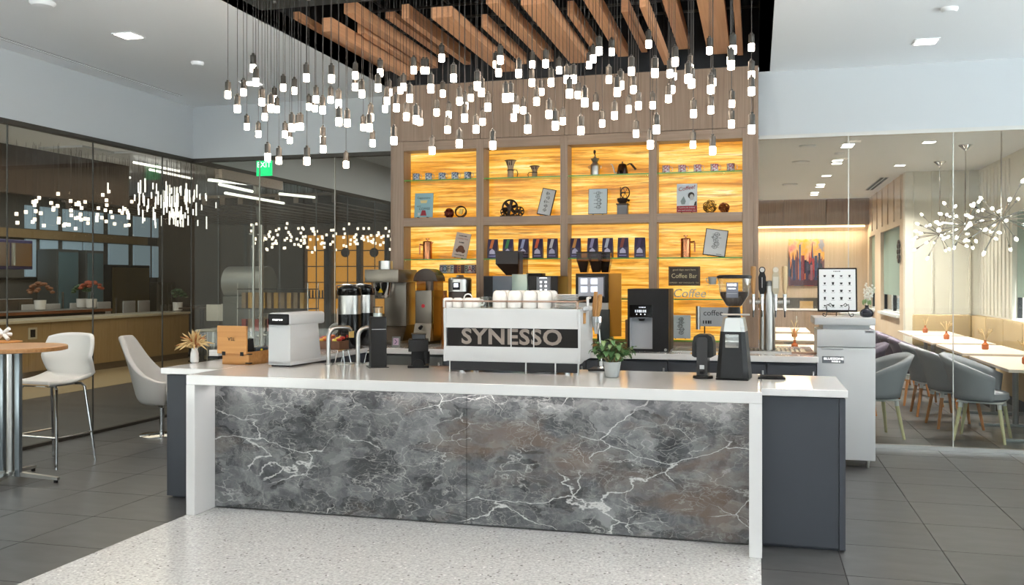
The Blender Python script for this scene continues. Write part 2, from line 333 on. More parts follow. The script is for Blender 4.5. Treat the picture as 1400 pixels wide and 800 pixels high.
panes(w4, [LX+.03, -5.532, -4.583, -3.6], 'y', BLY, .03, GL-.045, GLASSR, M('bright_joint', 'a8a89f', .3, .3))
d1 = struct(B('door_1', LX-.05, LX+.05, 9.99, 11.5, 2.8, GL-.05, WOODX)); d1['label'] = 'glass double door with tall bar pulls under a wooden header'
for y0, y1 in ((10.0, 10.74), (10.76, 11.49)): MB().box(LX-.006, LX+.006, y0, y1, .03, 2.8).make('door_leaf', GLASSL, d1)
for px, dx in ((341, .06), (352, .06), (364, -.06)):
    y = PX(px, 400, LX)[1]
    m_ = MB().cyl((LX+dx, y, .55), (LX+dx, y, 2.28), .017)
    for z in (.8, 2.15): m_.cyl((LX, y, z), (LX+dx, y, z), .01, n=8)
    m_.make('door_pull', STEEL, d1)
# right glass wall -----------------------------------------------------------
w5 = struct(B('window_5', .03, 7, RY-.03, RY+.03, GR-.035, GR, STEEL)); B('floor_channel', .03, 7, RY-.025, RY+.025, 0, .035, STEEL, w5)
panes(w5, [.03, .833, 1.723, 2.62, 3.6, 4.6, 5.6, 7], 'y', RY, .035, GR-.035, GLASSR, M('pale_joint', 'c9cbc6', .25, .2))
PALEW = M('pale_panel_wall', 'd6d4c9', .5)
# dining room shell -----------------------------------------------------------
def wall_holes(name, axis, p0, p1, a0, a1, z1, holes, mat):
    r = None; k = a0
    for h0, h1, s0, s1 in holes+[(a1, a1, 0, 0)]:
        segs = [(k, h0, 0, z1)] if h0 > k else []
        if h1 > h0: segs += [(h0, h1, 0, s0), (h0, h1, s1, z1)]
        for q0, q1, za, zb in segs:
            m_ = MB().box(*((p0, p1, q0, q1) if axis == 'x' else (q0, q1, p0, p1)), za, zb)
            r = struct(m_.make(name, mat)) if r is None else (m_.make('wall_part', mat, r) and r)
        k = h1
    return r
wdr = wall_holes('wall_dining_right', 'x', 3.55, 3.75, 9.05, 16.5, 3.36, [(11.6, 14.5, .95, 2.5)], PALEW)
wdt = struct(B('wall_dining_return', 2.42, 3.75, 16.5, 16.7, 0, 3.36, PALEW))
wds = wall_holes('wall_dining_side', 'x', 2.42, 2.62, 16.7, 21.8, 3.36, [(17.1, 19.6, .92, 2.5), (20.5, 21.5, .92, 2.5)], WALLW)
wf = struct(B('wall_dining_back', -.4, 2.62, 21.8, 22, 0, 3.36, WALLW)); struct(B('wall_dining_left', -.4, -.3, 9.2, 21.8, 0, 3.36, WALLW))
for k in range(9): B('wall_batten', 3.53, 3.55, 14.6+.22*k, 14.64+.22*k, 1.0, 3.3, PALEW, wdr)
for k in range(4): B('wall_batten', 2.55+.28*k, 2.58+.28*k, 16.47, 16.5, 1.0, 3.36, PALEW, wdt)
for k in range(6): B('wall_batten', 2.4, 2.42, 16.9+.8*k, 16.95+.8*k, 2.6, 3.36, WALLW, wds)
for k in range(3): B('fascia_panel', -.3+.91*k, .6+.91*k, 21.5, 21.8, 2.78, 3.36, WOODW, wf)
BLIND = M('grey_green_blind', '8fa39a', .8); b = nodes(BLIND)[1]; b.inputs['Transmission Weight'].default_value = .25
for n, (x, y0, y1, z0, z1) in enumerate(((3.65, 11.6, 14.5, .95, 2.5), (2.52, 17.1, 19.6, .92, 2.5), (2.52, 20.5, 21.5, .92, 2.5))):
    wn = struct(B('window_%d' % (6+n), x-.05, x+.05, y0, y1, z0, z0+.05, WHITE))
    B('window_sill', x-.16, x-.05, y0, y1, z0-.03, z0+.02, WHITE, wn)
    for q in (y0, y1-.05, (y0+y1)/2): B('mullion', x-.03, x+.03, q, q+.05, z0+.05, z1, BLACK if q not in (y0,) else WHITE, wn)
    B('pane', x-.005, x+.005, y0, y1, z0+.05, z1, GLASSR, wn); B('blind', x-.045, x-.04, y0+.05, y1-.05, z0+.35, z1, BLIND, wn)
# left room shell -----------------------------------------------------------
GREYW = M('dim_grey_wall', '6a665f', .7)
wl = struct(B('wall_far_left', -14.7, -14.6, 0, 20, 0, ZL, GREYW)); wk = struct(B('wall_far_back', -14.6, LX, 20, 20.1, 0, ZL, M('taupe_wall', '5f564c', .7)))
SKYP = M('bright_window_pane', 'a8c0d0', .3, emit=.35, ecol='a9c3d6')  # plausible far windows; their daylight is put in as pane glow
wn = struct(B('window_9', -14.6, -14.55, 9, 19.5, 1.55, 1.6, BLACK))
for a, b_ in ((36, 50), (57, 80), (88, 113), (116, 142), (150, 176), (184, 206), (210, 232), (236, 256)):
    y0, y1 = PX(a, 300, -14.55).y, PX(b_, 300, -14.55).y
    for z0, z1 in ((2.62, 3.1), (1.62, 2.4)): B('pane', -14.6, -14.56, y0, y1, z0, z1, SKYP, wn)
B('mullion', -14.57, -14.5, 9, 19.5, 2.42, 2.6, OAK, wn)
so = struct(B('trim_1', -11.0, -10.8, 6, 14.0, 2.86, ZL, DKWOOD))
dk = struct(B('trim_2', -12.5, -6.6, 14.3, 19.9, 3.0, 3.05, DKWOOD))
for k in range(16): B('ceiling_slat', -12.4+.36*k, -12.3+.36*k, 14.3, 19.9, 2.88, 3.0, DKWOOD, dk)
# ================================================================ LIGHTS IN THE ROOM
def downlight(x, y, z, label, power=0, s=.16, grp='square recessed ceiling downlights', col=(1, .93, .84)):
    t = thing('downlight', label, 'light', (x, y, z), 0, grp)
    MB().box(-s/2-.015, s/2+.015, -s/2-.015, s/2+.015, -.008, 0).make('trim_frame', CEIL, t)
    MB().box(-s/2, s/2, -s/2, s/2, -.011, -.004).make('diffuser', LED, t)
    if power: area('downlight_lamp', (x, y, z-.03), (0, 0, 0), s, s, power, col, 2.0)
downlight(-5.04, 6.53, ZL, 'square recessed downlight in the ceiling above the round bar table', 14)
downlight(-5.03, 8.43, ZL, 'square recessed downlight behind the leftmost pendant bulbs', 14)
downlight(1.356, 8.15, ZR, 'square recessed downlight in the ceiling right of the dark recess', 14)
for x, y, z in ((-5.04, 4.6, ZL), (-5.04, 2.7, ZL), (1.356, 6.2, ZR), (1.356, 4.3, ZR), (1.356, 2.4, ZR), (-1.8, 2.7, ZL), (-1.8, .8, ZL), (4.2, 7, ZR), (4.2, 4, ZR)):
    downlight(x, y, z, 'square recessed downlight in the hall ceiling nearer the photographer', 18)
k = 0
for px, py in ((1160, 197), (1158, 200), (1145, 219), (1144, 223), (1130, 240), (1122, 252), (1121, 255), (1114, 263), (1113, 266), (1104, 275)):
    p = PZ(px, py, 3.36); k += 1
    if p.y < 21.3: downlight(p.x, p.y, 3.36, 'small square downlight added to light the dining tables', 38, .14, 'dining room downlights')
for y in (10.5, 13, 15.5): downlight(2.2, y, 3.36, 'small square downlight added to light the dining tables', 75, .14, 'dining room downlights')  # extra downlights added to brighten the dining room
cove = thing('cove_light', 'warm strip light hidden above the city painting', 'light', (1.1, 21.6, 2.76))
MB().box(-1.35, 1.25, .06, .1, -.02, .01).make('light_bar', M('warm_strip', 'ffe0b0', .4, emit=6), cove)
area('cove_lamp', (1.05, 21.62, 2.74), (-.35, 0, 0), 2.5, .06, 40, (1, .8, .55))
def disc(px, py, z, r, name, label, cat):
    p = PZ(px, py, z); tag(MB().lathe([(r, 0), (r, -.012), (r*.8, -.03), (.001, -.034)], n=20).make(name, CEIL, None, loc=p), label, cat)
disc(58, 3, ZL, .09, 'smoke_detector', 'white round smoke detector on the ceiling at the top left corner', 'detector')
disc(270, 85, ZL, .06, 'sprinkler_cover', 'small round sprinkler cover on the ceiling above the left glass', 'cover')
disc(1298, 11, ZR, .06, 'sprinkler_cover', 'small round sprinkler cover on the ceiling at the top right', 'cover')
disc(1104, 199, 3.36, .11, 'ceiling_speaker', 'round ceiling speaker nearest the glass in the dining room', 'speaker')
disc(1095, 221, 3.36, .13, 'ceiling_speaker', 'middle round ceiling speaker in the dining room', 'speaker')
disc(1080, 252, 3.36, .14, 'ceiling_speaker', 'farthest round ceiling speaker in the dining room', 'speaker')
disc(1148, 209, 3.36, .07, 'sprinkler_cover', 'small sprinkler cover beside the dining room downlights', 'cover')
def vent(x, y0, y1, z, label, w=.07):
    t = thing('slot_vent', label, 'vent', (x, y0, z)); L = y1-y0
    MB().box(-w/2, w/2, 0, L, -.004, 0).make('backing', VOID, t)
    for dx in (-w/2, -.004, w/2-.012): MB().box(dx, dx+.012, 0, L, -.008, -.003).make('rail', CEIL, t)
vent(-6.15, 3.2, 8.82, ZL, 'long thin slot air vent in the ceiling beside the left glass')
vent(2.2, 17.3, 19.6, 3.36, 'slot air vent in the dining room ceiling beside the far window', .16)
vent(3.2, 9.6, 11.6, 3.36, 'slot air vent in the dining room ceiling at the right edge', .14)
vent(-4.3, 11, 16, ZL, 'slot air vent in the corridor ceiling behind the glass')
# exit sign hanging just behind the back-left glass
p = PY(361, 229, 9.75)
t = thing('exit_sign', 'green glowing exit sign hanging behind the glass left of the shelves', 'sign', (p.x, 9.75, p.z))
MB().box(-.1, .1, 0, .02, -.1, .1).make('sign_plate', GREEN, t); MB().box(-.1, .1, -.004, 0, -.1, -.06).make('edge_strip', GREEN, t)
MB().cyl((0, .01, .1), (0, .01, ZL-p.z), .008, n=8).make('hanger', SOCKET, t); text('lettering', 'EXIT', .09, LETTERW, t, (0, -.003, .03))
# ---------------------------------------------------------------- pendants over the bar
plate = tag(B('pendant_canopy', -3.56, -.03, 4.5, 6.1, 3.55, 3.6, M('canopy_grey', '2f312f', .5)), 'dark flat canopy plate holding the pendant bulbs', 'canopy')
cap = MB().lathe([(.004, .115), (.008, .113), (.008, .105), (.0175, .1), (.0175, .044), (.016, .043), (.001, .042)], n=14).make('socket', SOCKET)
bul = MB().lathe([(.001, 0), (.0165, .001), (.018, .004), (.018, .043), (.001, .044)], n=14).make('bulb', BULB)
crd = MB().cyl((0, 0, 0), (0, 0, 1), .0017, n=5).make('cord', CORD)
ros = MB().cyl((0, 0, -.012), (0, 0, 0), .012, n=8).make('ceiling_cap', STEEL)
meshes = [o.data for o in (cap, bul, crd, ros)]
for o in (cap, bul, crd, ros): bpy.data.objects.remove(o)
PL = [(75,447),(120,515),(149,435),(195,322),(208,388),(165,597),(220,632),(237,482),(251,552),(264,744),(280,512),(296,464),(308,514),(318,760),(338,412),(347,634),(369,662),(379,605),(391,427),(410,598),(422,598),(448,367),(451,764),(460,502),(489,510),(494,468),(526,520),(527,660),(528,705),(564,470),(568,372),(602,488),(601,518),(603,578),(637,778),(643,582),(680,410),(681,355),(712,443),(719,600),(748,605),(754,555),(763,677),(790,415),(799,343),(823,513),(832,475),(844,433),(865,667),(876,510),(895,425),(910,410),(924,552),(940,465),(959,330),(970,568),(988,575),(1005,330),(1020,330),(1040,420),(1046,714),(1068,530),(1092,273),(1097,440),(1120,613),(1126,542),(1149,369),(1175,682),(1177,478),(1201,560),(1203,502),(1231,460),(1255,612),(1262,408),(1281,438),(1287,575),(1311,508)]
PR = [(48,690),(62,302),(75,343),(84,283),(109,465),(132,462),(147,555),(159,515),(171,348),(193,520),(214,613),(234,390),(236,303),(256,480),(279,432),(299,300),(315,542),(325,390),(345,597),(363,330),(381,572),(400,375),(413,445),(432,375),(452,447),(467,620),(485,487),(505,305),(525,277),(538,500),(554,240),(568,583),(600,375),(613,243),(627,547),(640,437),(656,405),(694,515),(707,337),(717,423),(729,632),(740,500),(789,207),(797,687),(808,497),(819,347),(826,615),(883,467),(890,348),(900,423),(908,360),(915,293),(978,375),(988,320),(993,397),(1000,685),(1003,538),(1078,237),(1085,425),(1085,520),(1093,715),(1096,388),(1178,285),(1181,310),(1183,588),(1185,490),(1190,237),(1278,222),(1278,357),(1278,433),(1279,615)]
rnd = random.Random(4)
pts = [(290+x/3.479, y/3.479) for x, y in PL]+[(660+x/3.479, y/3.479) for x, y in PR]
used = []
for px, py in pts:
    for tr in range(60):
        y = rnd.uniform(4.75, 6.02)
        q = PY(px, py+6, y)
        if -3.5 < q.x < -.05 and all((q.x-a)**2+(q.y-b_)**2 > .006 for a, b_ in used): break
    used.append((q.x, q.y))
    zone = 'left end' if px < 520 else ('right end' if px > 900 else 'middle')
    t = thing('pendant_light', 'slim glowing pendant bulb with dark socket over the %s of the bar' % zone, 'light', (q.x, q.y, q.z), 0, 'pendant bulbs over the %s of the bar' % zone)
    put('socket', meshes[0], t); put('bulb', meshes[1], t); put('ceiling_cap', meshes[3], t, (0, 0, 3.55-q.z))
    c_ = put('cord', meshes[2], t, (0, 0, .113)); c_.scale = (1, 1, 3.55-q.z-.12)
# ---------------------------------------------------------------- timber slats in the recess: far px left/right/row, near px, near row, height
SL = [(522,534,98, 408.7,25.5,.045), (556,567,110, 446.8,43,.1), (571,580,97, 486,46,.1), (586,598.5,94, 479,18,.085), (603,614,79, 530.5,25,.04), (635,643.5,89, 553,25,.1), (681,704,99, 600.5,24,.07), (713,720,88, 664.6,36.5,.09), (742,757,85, 669,5,.09), (780,805,87, 715,7,.1), (814,822,75, 780,20.5,.1), (845,859,78, 0,0,.09), (877,885,72, 853,16.5,.1), (908,915,89, 880,9,.09), (927.5,943,68, 0,0,.1), (968,998,75, 0,0,.08), (1008,1016,76, 0,0,.08)]
for i, (xl, xr, yf, nx, ny, h) in enumerate(SL):
    yfar = 8.6 if yf < 90 else 8.72
    a = PY(xl, yf, yfar); b_ = PY(xr, yf, yfar); z = a.z
    yn = PZ(nx, ny, z).y if nx else 5.9
    yn = max(min(yn, 7.6), 5.7); wd = b_.x-a.x
    wide = 'wide' if wd > .15 else 'narrow'
    t = thing('ceiling_slat', '%s timber slat hung in the dark ceiling recess, %s from the left' % (wide, ORD[i]), 'slat', (a.x, yn, z), 0, 'timber slats in the ceiling recess')
    MB().box(0, wd, 0, yfar-yn, 0, h+.015, .002, 1).make('timber', WOODS, t)
    for q in (.15, .85): MB().cyl((wd/2, (yfar-yn)*q, h+.015), (wd/2, (yfar-yn)*q, 4.3-z), .004, n=6).make('hanger_rod', SOCKET, t)
# ================================================================ SHELF WALL
FY = 8.75; BY = 8.95
PXS = [(-3.589, -3.477), (-2.702, -2.626), (-1.843, -1.77), (-.983, -.907), (-.118, -.02)]
BAYS = [(PXS[i][1], PXS[i+1][0]) for i in range(4)]
sh = thing('display_shelving', 'wood framed wall shelving with glowing onyx backs behind the bar', 'shelving', (0, FY, 0))
for a, b_ in PXS: MB().box(a, b_, 0, .24, .9, 2.955, .002, 1).make('post', WOODW, sh)
for a, b_ in BAYS:
    MB().box(a, b_, 0, .24, 2.86, 2.955, .002, 1).make('rail', WOODX, sh); MB().box(a, b_, 0, .24, 2.09, 2.175, .002, 1).make('rail', WOODX, sh)
    MB().box(a, b_, 0, .24, .9, .955).make('rail', WOODX, sh)
    for z0, z1 in ((2.175, 2.86), (.955, 2.09)): MB().box(a, b_, .2, .235, z0, z1).make('onyx_panel', ONYX, sh)
    for z in (2.558, 1.752, 1.36, .968):
        g = MB().box(a, b_, .015, .19, z-.006, z+.006).make('glass_shelf', SHELFG, sh)
        MB().box(a+.002, b_-.002, .011, .0149, z-.006, z+.006).make('glass_edge', M('glass_edge_green', '5f9a4c', .2), g)
        for q in (a, b_): MB().cyl((q-.003, .05, z-.01), (q+.003, .05, z-.01), .008, n=8).make('shelf_pin', STEEL, g)
J = [-3.589, -2.665, -1.805, -.945, -.022]
for a, b_ in zip(J, J[1:]): B('wall_panel', a+.003, b_-.003, 8.77, 9.0, 2.962, 3.53, WOODW, wb)
B('wall_strip', -.018, .025, 8.77, 9.0, 0, 3.53, WOODW, wb); B('wall_strip', -3.64, -3.589, 8.8, 9.3, 0, 3.53, WOODW, wb)
# ================================================================ FRONT BAR
T = .92; SL_ = .065; FX0, FX1, FYF = -3.6, .035, 5.23
ct = thing('quartz_worktop', 'white quartz worktop with waterfall ends along the front of the bar', 'worktop', (0, 0, 0))
MB().box(FX0, FX1, FYF, 6.25, T-SL_, T, .003, 1).make('top_slab', QUARTZ, ct)
MB().box(FX0, FX0+.065, FYF, 5.5, .003, T-SL_, .002, 1).make('waterfall_end', QUARTZ, ct)
MB().box(FX1-.07, FX1, FYF, 5.47, .003, T-SL_, .002, 1).make('waterfall_end', QUARTZ, ct)
MB().box(FX1, .5, 5.43, 6.22, T-.042, T, .003, 1).make('side_slab', QUARTZ, ct)
MB().box(-4.06, FX0, 5.6, 8.75, T-.042, T, .003, 1).make('side_slab', QUARTZ, ct); MB().box(FX0, -3.45, 6.25, 8.75, T-.042, T, .002, 1).make('return_slab', QUARTZ, ct)
bc = thing('bar_counter', 'charcoal bar counter body with grey veined marble front', 'counter', (0, 0, 0))
jx = PY(638, 600, 5.46).x
MB().box(FX0+.065, jx-.0015, 5.46, 5.49, .012, T-SL_, .001, 1).make('marble_panel', MARBLE, bc); MB().box(jx+.0015, FX1-.07, 5.46, 5.49, .012, T-SL_, .001, 1).make('marble_panel', MARBLE, bc)
MB().box(FX0+.08, FX1-.01, 5.5, 6.2, 0, T-SL_).make('carcass', DARK, bc)
MB().box(FX1+.003, .455, 5.47, 5.49, .02, T-.05, .001, 1).make('end_panel', DARK, bc); MB().box(.457, .49, 5.462, 6.18, .012, T-.05, .001, 1).make('end_panel', DARK, bc)
MB().box(FX1, .455, 5.5, 6.17, .0, T-.05).make('carcass', DARK, bc); MB().box(-4.03, FX0-.003, 5.63, 5.65, .015, T-.05, .001, 1).make('end_panel', DARK, bc)
MB().box(-4.03, -4.01, 5.655, 8.72, .015, T-.05, .001, 1).make('end_panel', DARK, bc); MB().box(-4.005, -3.47, 5.66, 8.72, 0, T-.05).make('carcass', DARK, bc)
led = MB().box(FX0+.08, FX1-.09, 5.40, 5.42, T-SL_-.012, T-SL_-.001).make('under_top_light', M('strip_light', 'ffffff', .4, emit=1.5), bc)
area('under_top_lamp', ((FX0+FX1)/2, 5.41, T-SL_-.02), (0, 0, 0), 3.4, .03, 3, (1, .97, .93))
# ================================================================ BACK BAR
BT0 = 7.77
bw = thing('back_worktop', 'pale quartz worktop along the back bar under the shelves', 'worktop', (0, 0, 0))
MB().box(-3.45, .49, BT0, 8.745, T-.05, T, .003, 1).make('top_slab', QUARTZ, bw); MB().box(.03, .49, 8.745, 8.95, T-.05, T).make('top_slab', QUARTZ, bw)
a = PZ(955, 480, T); sk = MB().box(a.x-.22, a.x+.2, a.y-.1, a.y+.28, T, T+.004).make('sink_rim', STEEL, bw); MB().box(-.19, .17, -.08, .25, .004, .006).make('sink_bowl', M('sink_shadow_steel', '8b8985', .35, .9), sk, loc=(a.x, a.y, T))  # bowl is a flat plate, its shade put in as darker steel
CXS = [PY(x, 500, BT0).x for x in (478, 604, 700, 800, 912, 1048, 1117)]
names = ['left end', 'left of the espresso machine', 'behind the espresso machine', 'behind the potted plant', 'below the black dispenser', 'below the beer taps']
for i, (x0, x1) in enumerate(zip(CXS, CXS[1:])):
    x0 = max(x0, -3.44)
    m_ = GREYD if i == 0 else DARK
    t = thing('base_cabinet', 'charcoal base cabinet of the back bar, %s' % names[i], 'cabinet', (x0, BT0+.03, 0), 0, 'back bar base cabinets'); W = x1-x0
    MB().box(.003, W-.003, .02, .9, 0, T-.055).make('body', m_, t); d_ = MB().box(.004, W-.004, 0, .018, .08, T-.07, .002, 1).make('door', m_, t)
    MB().cyl((W-.03, -.03, .62), (W-.03, -.03, .8), .008, n=10).cyl((W-.03, 0, .64), (W-.03, -.03, .64), .005, n=6).cyl((W-.03, 0, .78), (W-.03, -.03, .78), .005, n=6).make('handle', STEEL, d_)
# ================================================================ MILK FRIDGE
p = PZ(1157, 640, 0); p.y = 7.93; xl = PY(1117, 500, 7.93).x; xr = PY(1197, 500, 7.93).x; W = xr-xl; p.x = (xl+xr)/2
fr = thing('milk_fridge', 'white upright milk fridge cabinet right of the bar', 'fridge', (p.x, 7.93, 0)); h = W/2
MB().box(-h+.01, h-.01, .03, .55, .07, 1.13, .006).make('body', WHITEP, fr)
dr = MB().box(-h, h, 0, .03, .07, .985, .005).make('door', WHITEP, fr); MB().box(-h+.03, -.02, -.012, .004, .975, .99, .003, 1).make('handle', STEEL, dr)
MB().box(-h, h, 0, .03, .992, 1.135, .005).make('drawer_front', WHITEP, fr); MB().box(-h+.05, h-.04, .05, .5, 1.13, 1.175).make('neck', WHITEP, fr)
MB().box(-h-.02, h, -.01, .56, 1.172, 1.232, .006).make('top', WHITEP, fr)
lg = MB().box(-h+.04, -h+.21, -.004, .001, .86, .915, .001, 1).make('logo_plate', M('logo_grey', '6a6d72', .4), fr); text('lettering', 'BLUEZONE', .026, LETTERW, lg, (-h+.13, -.006, .895), sx=1.2); scrawl(lg, -h+.15, -.006, .873, .07, .009, LETTERW)
lg = MB().box(h-.08, h-.01, -.003, .001, 1.11, 1.128).make('brand_badge', M('badge_grey', '9a9c9e', .4), fr); scrawl(lg, h-.045, -.005, 1.119, .05, .007, INK)
for sx in (-1, 1):
    for y in (.08, .5):
        MB().cyl((sx*(h-.05), y, 0), (sx*(h-.05), y, .075), .012, .02, 10).make('foot', STEEL, fr)
# framed drinks menu on a scroll easel
zt = 1.232; q = PZ(1144, 438, zt); q.y = 8.12; q.x = PY(1145, 438, 8.12).x
t = thing('menu_frame', 'black framed drinks menu with rows of little cups on the fridge', 'sign', (q.x, q.y, zt+.045), rot=(-.12, 0, .0))
MB().box(-.158, .158, 0, .018, 0, .37, .003, 1).make('frame', BLACK, t); pg = MB().box(-.145, .145, -.002, .002, .013, .357).make('sheet', M('menu_white', 'e6e8ea', .5), t)
scrawl(pg, 0, -.003, .34, .06, .007, INK, 7)
cm = MB().prism([(-.011, .008), (.011, .008), (.007, -.008), (-.007, -.008)], -.004, -.002).make('cup_icon', INK, pg, loc=(-.1, 0, .3)); n_ = 0
for r_ in range(5):
    for c_ in range(4):
        if r_ == 4 and c_ == 3 or (r_ == 0 and c_ == 0): continue
        o = put('cup_icon', cm.data, pg, (-.1+.066*c_, 0, .3-.063*r_)); o.scale = (.8+.12*((r_*3+c_) % 3), 1, .7+.25*((r_+c_*2) % 4))
        B('caption', -.115+.066*c_, -.085+.066*c_, -.003, -.002, .283-.063*r_, .286-.063*r_, M('caption_grey', '9a9c9e', .6), pg)
e_ = thing('display_easel', 'black wire scroll easel holding the drinks menu', 'easel', (q.x, q.y, zt))
for s in (-1, 1):
    pt = [(s*.075, -.03, .1), (s*.06, -.03, .115), (s*.045, -.03, .1), (s*.055, -.03, .088), (s*.085, -.03, .105), (s*.09, -.025, .08), (s*.085, -.015, .045), (s*.09, -.04, .02), (s*.1, -.06, .006), (s*.12, -.06, .012), (s*.12, -.06, .03), (s*.105, -.06, .03)]
    MB().tube(pt, .004, 6).make('scroll_leg', BLACK, e_)
MB().tube([(0, .03, .2), (0, .12, .004)], .004, 6).tube([(-.09, .0, .04), (.09, .0, .04)], .004, 6).make('back_leg', BLACK, e_)
q = PY(1185, 440, 8.1); t = thing('bud_vase', 'small glossy black vase of white blossoms on the fridge', 'vase', (q.x, 8.1, zt))
MB().lathe([(.03, 0), (.05, .012), (.056, .035), (.045, .058), (.018, .075), (.014, .09), (.019, .1), (.012, .1)], n=20).make('vase', M('navy_glaze', '23242c', .15), t)
rr = random.Random(2)
for k, (dx, dz) in enumerate(((.0, .24), (.05, .19), (-.02, .18), (.03, .22))):
    m_ = MB().tube([(0, 0, .08), (dx*.4, 0, .1+dz*.3), (dx, -.005*k, dz+.03)], .002, 5)
    for j in range(9):
        f = .45+.07*j; m_.sph((dx*f+rr.uniform(-.012, .012), rr.uniform(-.012, .012), .08+dz*f*.8+rr.uniform(0, .01)), .009, u=6, v=5)
    m_.make('blossom_spray', M('white_blossom', 'dfe0d6', .7), t)
m_ = MB()
for k in range(10):
    a = k*.63; m_.sph((.03*math.cos(a), .02*math.sin(a), .12+.005*(k % 4)), .02, (.4, .3, 1), 6, 5)
m_.make('leaves', M('sage_leaf', '7f9a6c', .7), t)
# ================================================================ ESPRESSO MACHINE
XE0, XE1, YE = -2.035, -1.105, 5.86
em = thing('espresso_machine', 'large white espresso machine with dark lettered glass panel on the bar', 'espresso machine', ((XE0+XE1)/2, YE, T)); h = (XE1-XE0)/2
MB().prism([(0, .425), (0, .31), (-.006, .30), (.5, .30), (.5, .425)], -h+.012, h-.012, 'x').make('upper_panel', WHITEP, em)
bk = MB().box(-h+.02, h-.012, .012, .02, .175, .30).make('glass_panel', M('machine_glass', '242120', .3, spec=.15), em)
text('lettering', 'SYNESSO', .142, M('lettering_grey', '8d8178', .35), bk, (.0, .009, .237), sx=1.13, ext=.001, bold=.004, sp=1.08)
for x in (-.0, .155): MB().box(x-.003, x+.003, .006, .012, .175, .30).make('divider', STEEL, em)
MB().prism([(0, .17), (-.004, .085), (.0, .075), (.46, .075), (.46, .175), (0, .175)], -h+.006, h-.012, 'x').make('lower_panel', WHITEP, em)
side = [(-.008, .43), (-.008, .36), (.0, .3), (.004, .18), (-.006, .1), (-.004, .072), (.06, .072), (.46, .13), (.47, .25), (.42, .33), (.38, .44)]
for x0 in (-h-.004, h-.012): MB().prism(side, x0, x0+.016, 'x').make('side_panel', WHITEP, em)
MB().box(-h+.02, h-.02, .05, .45, .12, .41).make('body', STEEL, em)
MB().box(-h+.04, h-.02, .02, .03, .012, .072).make('base_glass', M('base_glass_dark', '2a2a2b', .15, spec=.3), em)
for x in (-h+.035, -.06+.16, .3, h-.012): MB().box(x-.004, x+.004, .012, .035, 0, .075).make('leg_trim', STEEL, em)
for x in (-h+.1, h-.1):
    for y in (.08, .4): MB().cyl((x, y, 0), (x, y, .13), .022, .03).make('leg', CHROME, em)
MB().box(-h+.01, h-.02, .01, .4, .425, .43).make('cup_tray', STEEL, em)
rail = MB().tube([(-h+.005, .38, .478), (-h+.005, .01, .478), (h-.02, .01, .478), (h-.02, .38, .478)], .006, 8)
for x in (-h+.005, h-.02):
    for y in (.012, .38): rail.cyl((x, y, .43), (x, y, .478), .005, n=8)
rail.make('cup_rail', M('rose_steel', 'a58e82', .3, .8), em)
MB().tube([(h+.015, .3, .5), (h+.03, .12, .5), (h+.035, .1, .45), (h+.012, .12, .42)], .009, 8).make('side_handle', WHITEP, em)
MB().box(h+.005, h+.05, .08, .2, .42, .445, .004, 1).make('handle_base', WHITEP, em); MB().box(h+.005, h+.008, .1, .18, .33, .4).make('side_window', M('amber_panel', 'c58a3f', .3), em)
MB().tube([(h+.05, .42, .38), (h+.055, .42, .3), (h+.07, .42, .12), (h+.075, .41, .04)], .006, 8).make('steam_wand', CHROME, em)
pf = MB().cyl((h+.05, .36, .33), (h+.05, .36, .37), .034, .036, 16).cyl((h+.05, .36, .25), (h+.05, .36, .33), .012, .032, 14).make('portafilter', CHROME, em)
MB().tube([(h+.06, .34, .37), (h+.075, .32, .44), (h+.085, .3, .52)], [.012, .018, .014], 10).make('handle', TAPW, pf)
MB().tube([(h+.03, .38, .36), (h+.035, .37, .45), (h+.045, .36, .54)], [.012, .017, .013], 10).make('portafilter_handle', TAPW, em)
MB().box(h+.0, h+.14, .3, .5, 0, .012, .003, 1).make('drip_tray', BLACK, em)
tp = T+.431
tag(MB().lathe([(.026, 0), (.024, .004), (.02, .01), (.022, .05), (.017, .05), (.016, .012), (.001, .012)], n=16).make('shot_glass', CHROME, None, loc=(XE1+.07, YE+.4, T+.012)), 'small steel pitcher beside the potted plant', 'pitcher')
# cups on the machine
def cup(px, w, hh, label, dy=.12, hand=0, grp='cups warming on the espresso machine', mat=None, tz=0):
    x = PY(px, 420, YE+dy).x; r = w/2
    t = thing('coffee_cup', label, 'cup', (x, YE+dy, tp+tz), 0, grp)
    MB().lathe([(r*.97, 0), (r, .004), (r, hh*.62), (r*.95, hh*.82), (r*.8, hh*.95), (r*.62, hh*.985), (r*.6, hh), (.001, hh*.98)], n=24).make('body', mat or PORC, t)
    if hand: MB().tube([(r*.9*hand, -.0, hh*.25), (r*1.35*hand, 0, hh*.3), (r*1.5*hand, 0, hh*.5), (r*1.3*hand, 0, hh*.75), (r*.85*hand, 0, hh*.8)], .006, 8).make('handle', mat or PORC, t)
for i, px in enumerate((683.5, 704, 725, 745)): cup(px, .1, .118, 'tall white mug upside down on the espresso machine, %s of four' % ORD[i], .12, grp='tall mugs on the espresso machine')
for i, px in enumerate((690, 711, 731, 752)): cup(px+1, .098, .118, 'white mug in the rear row on the espresso machine, %s from left' % ORD[i], .25, grp='tall mugs on the espresso machine')
for i, (px, w, hd) in enumerate(((613, .075, 0), (626, .07, 0), (642, .085, 0), (651, .075, 1))): cup(px, w, .068, 'low white cup upside down at the left end of the machine, %s of four' % ORD[i], .12, hd)
t = thing('teapot_lid_cup', 'white cup lying with its loop handle up on the machine', 'cup', (PY(640, 420, YE+.22).x, YE+.22, tp))
MB().lathe([(.045, 0), (.046, .05), (.04, .062), (.001, .064)], n=20).make('body', PORC, t); MB().tube(arc((0, 0, .062), .03, 0, PI, 8), .005, 8).make('handle', PORC, t)
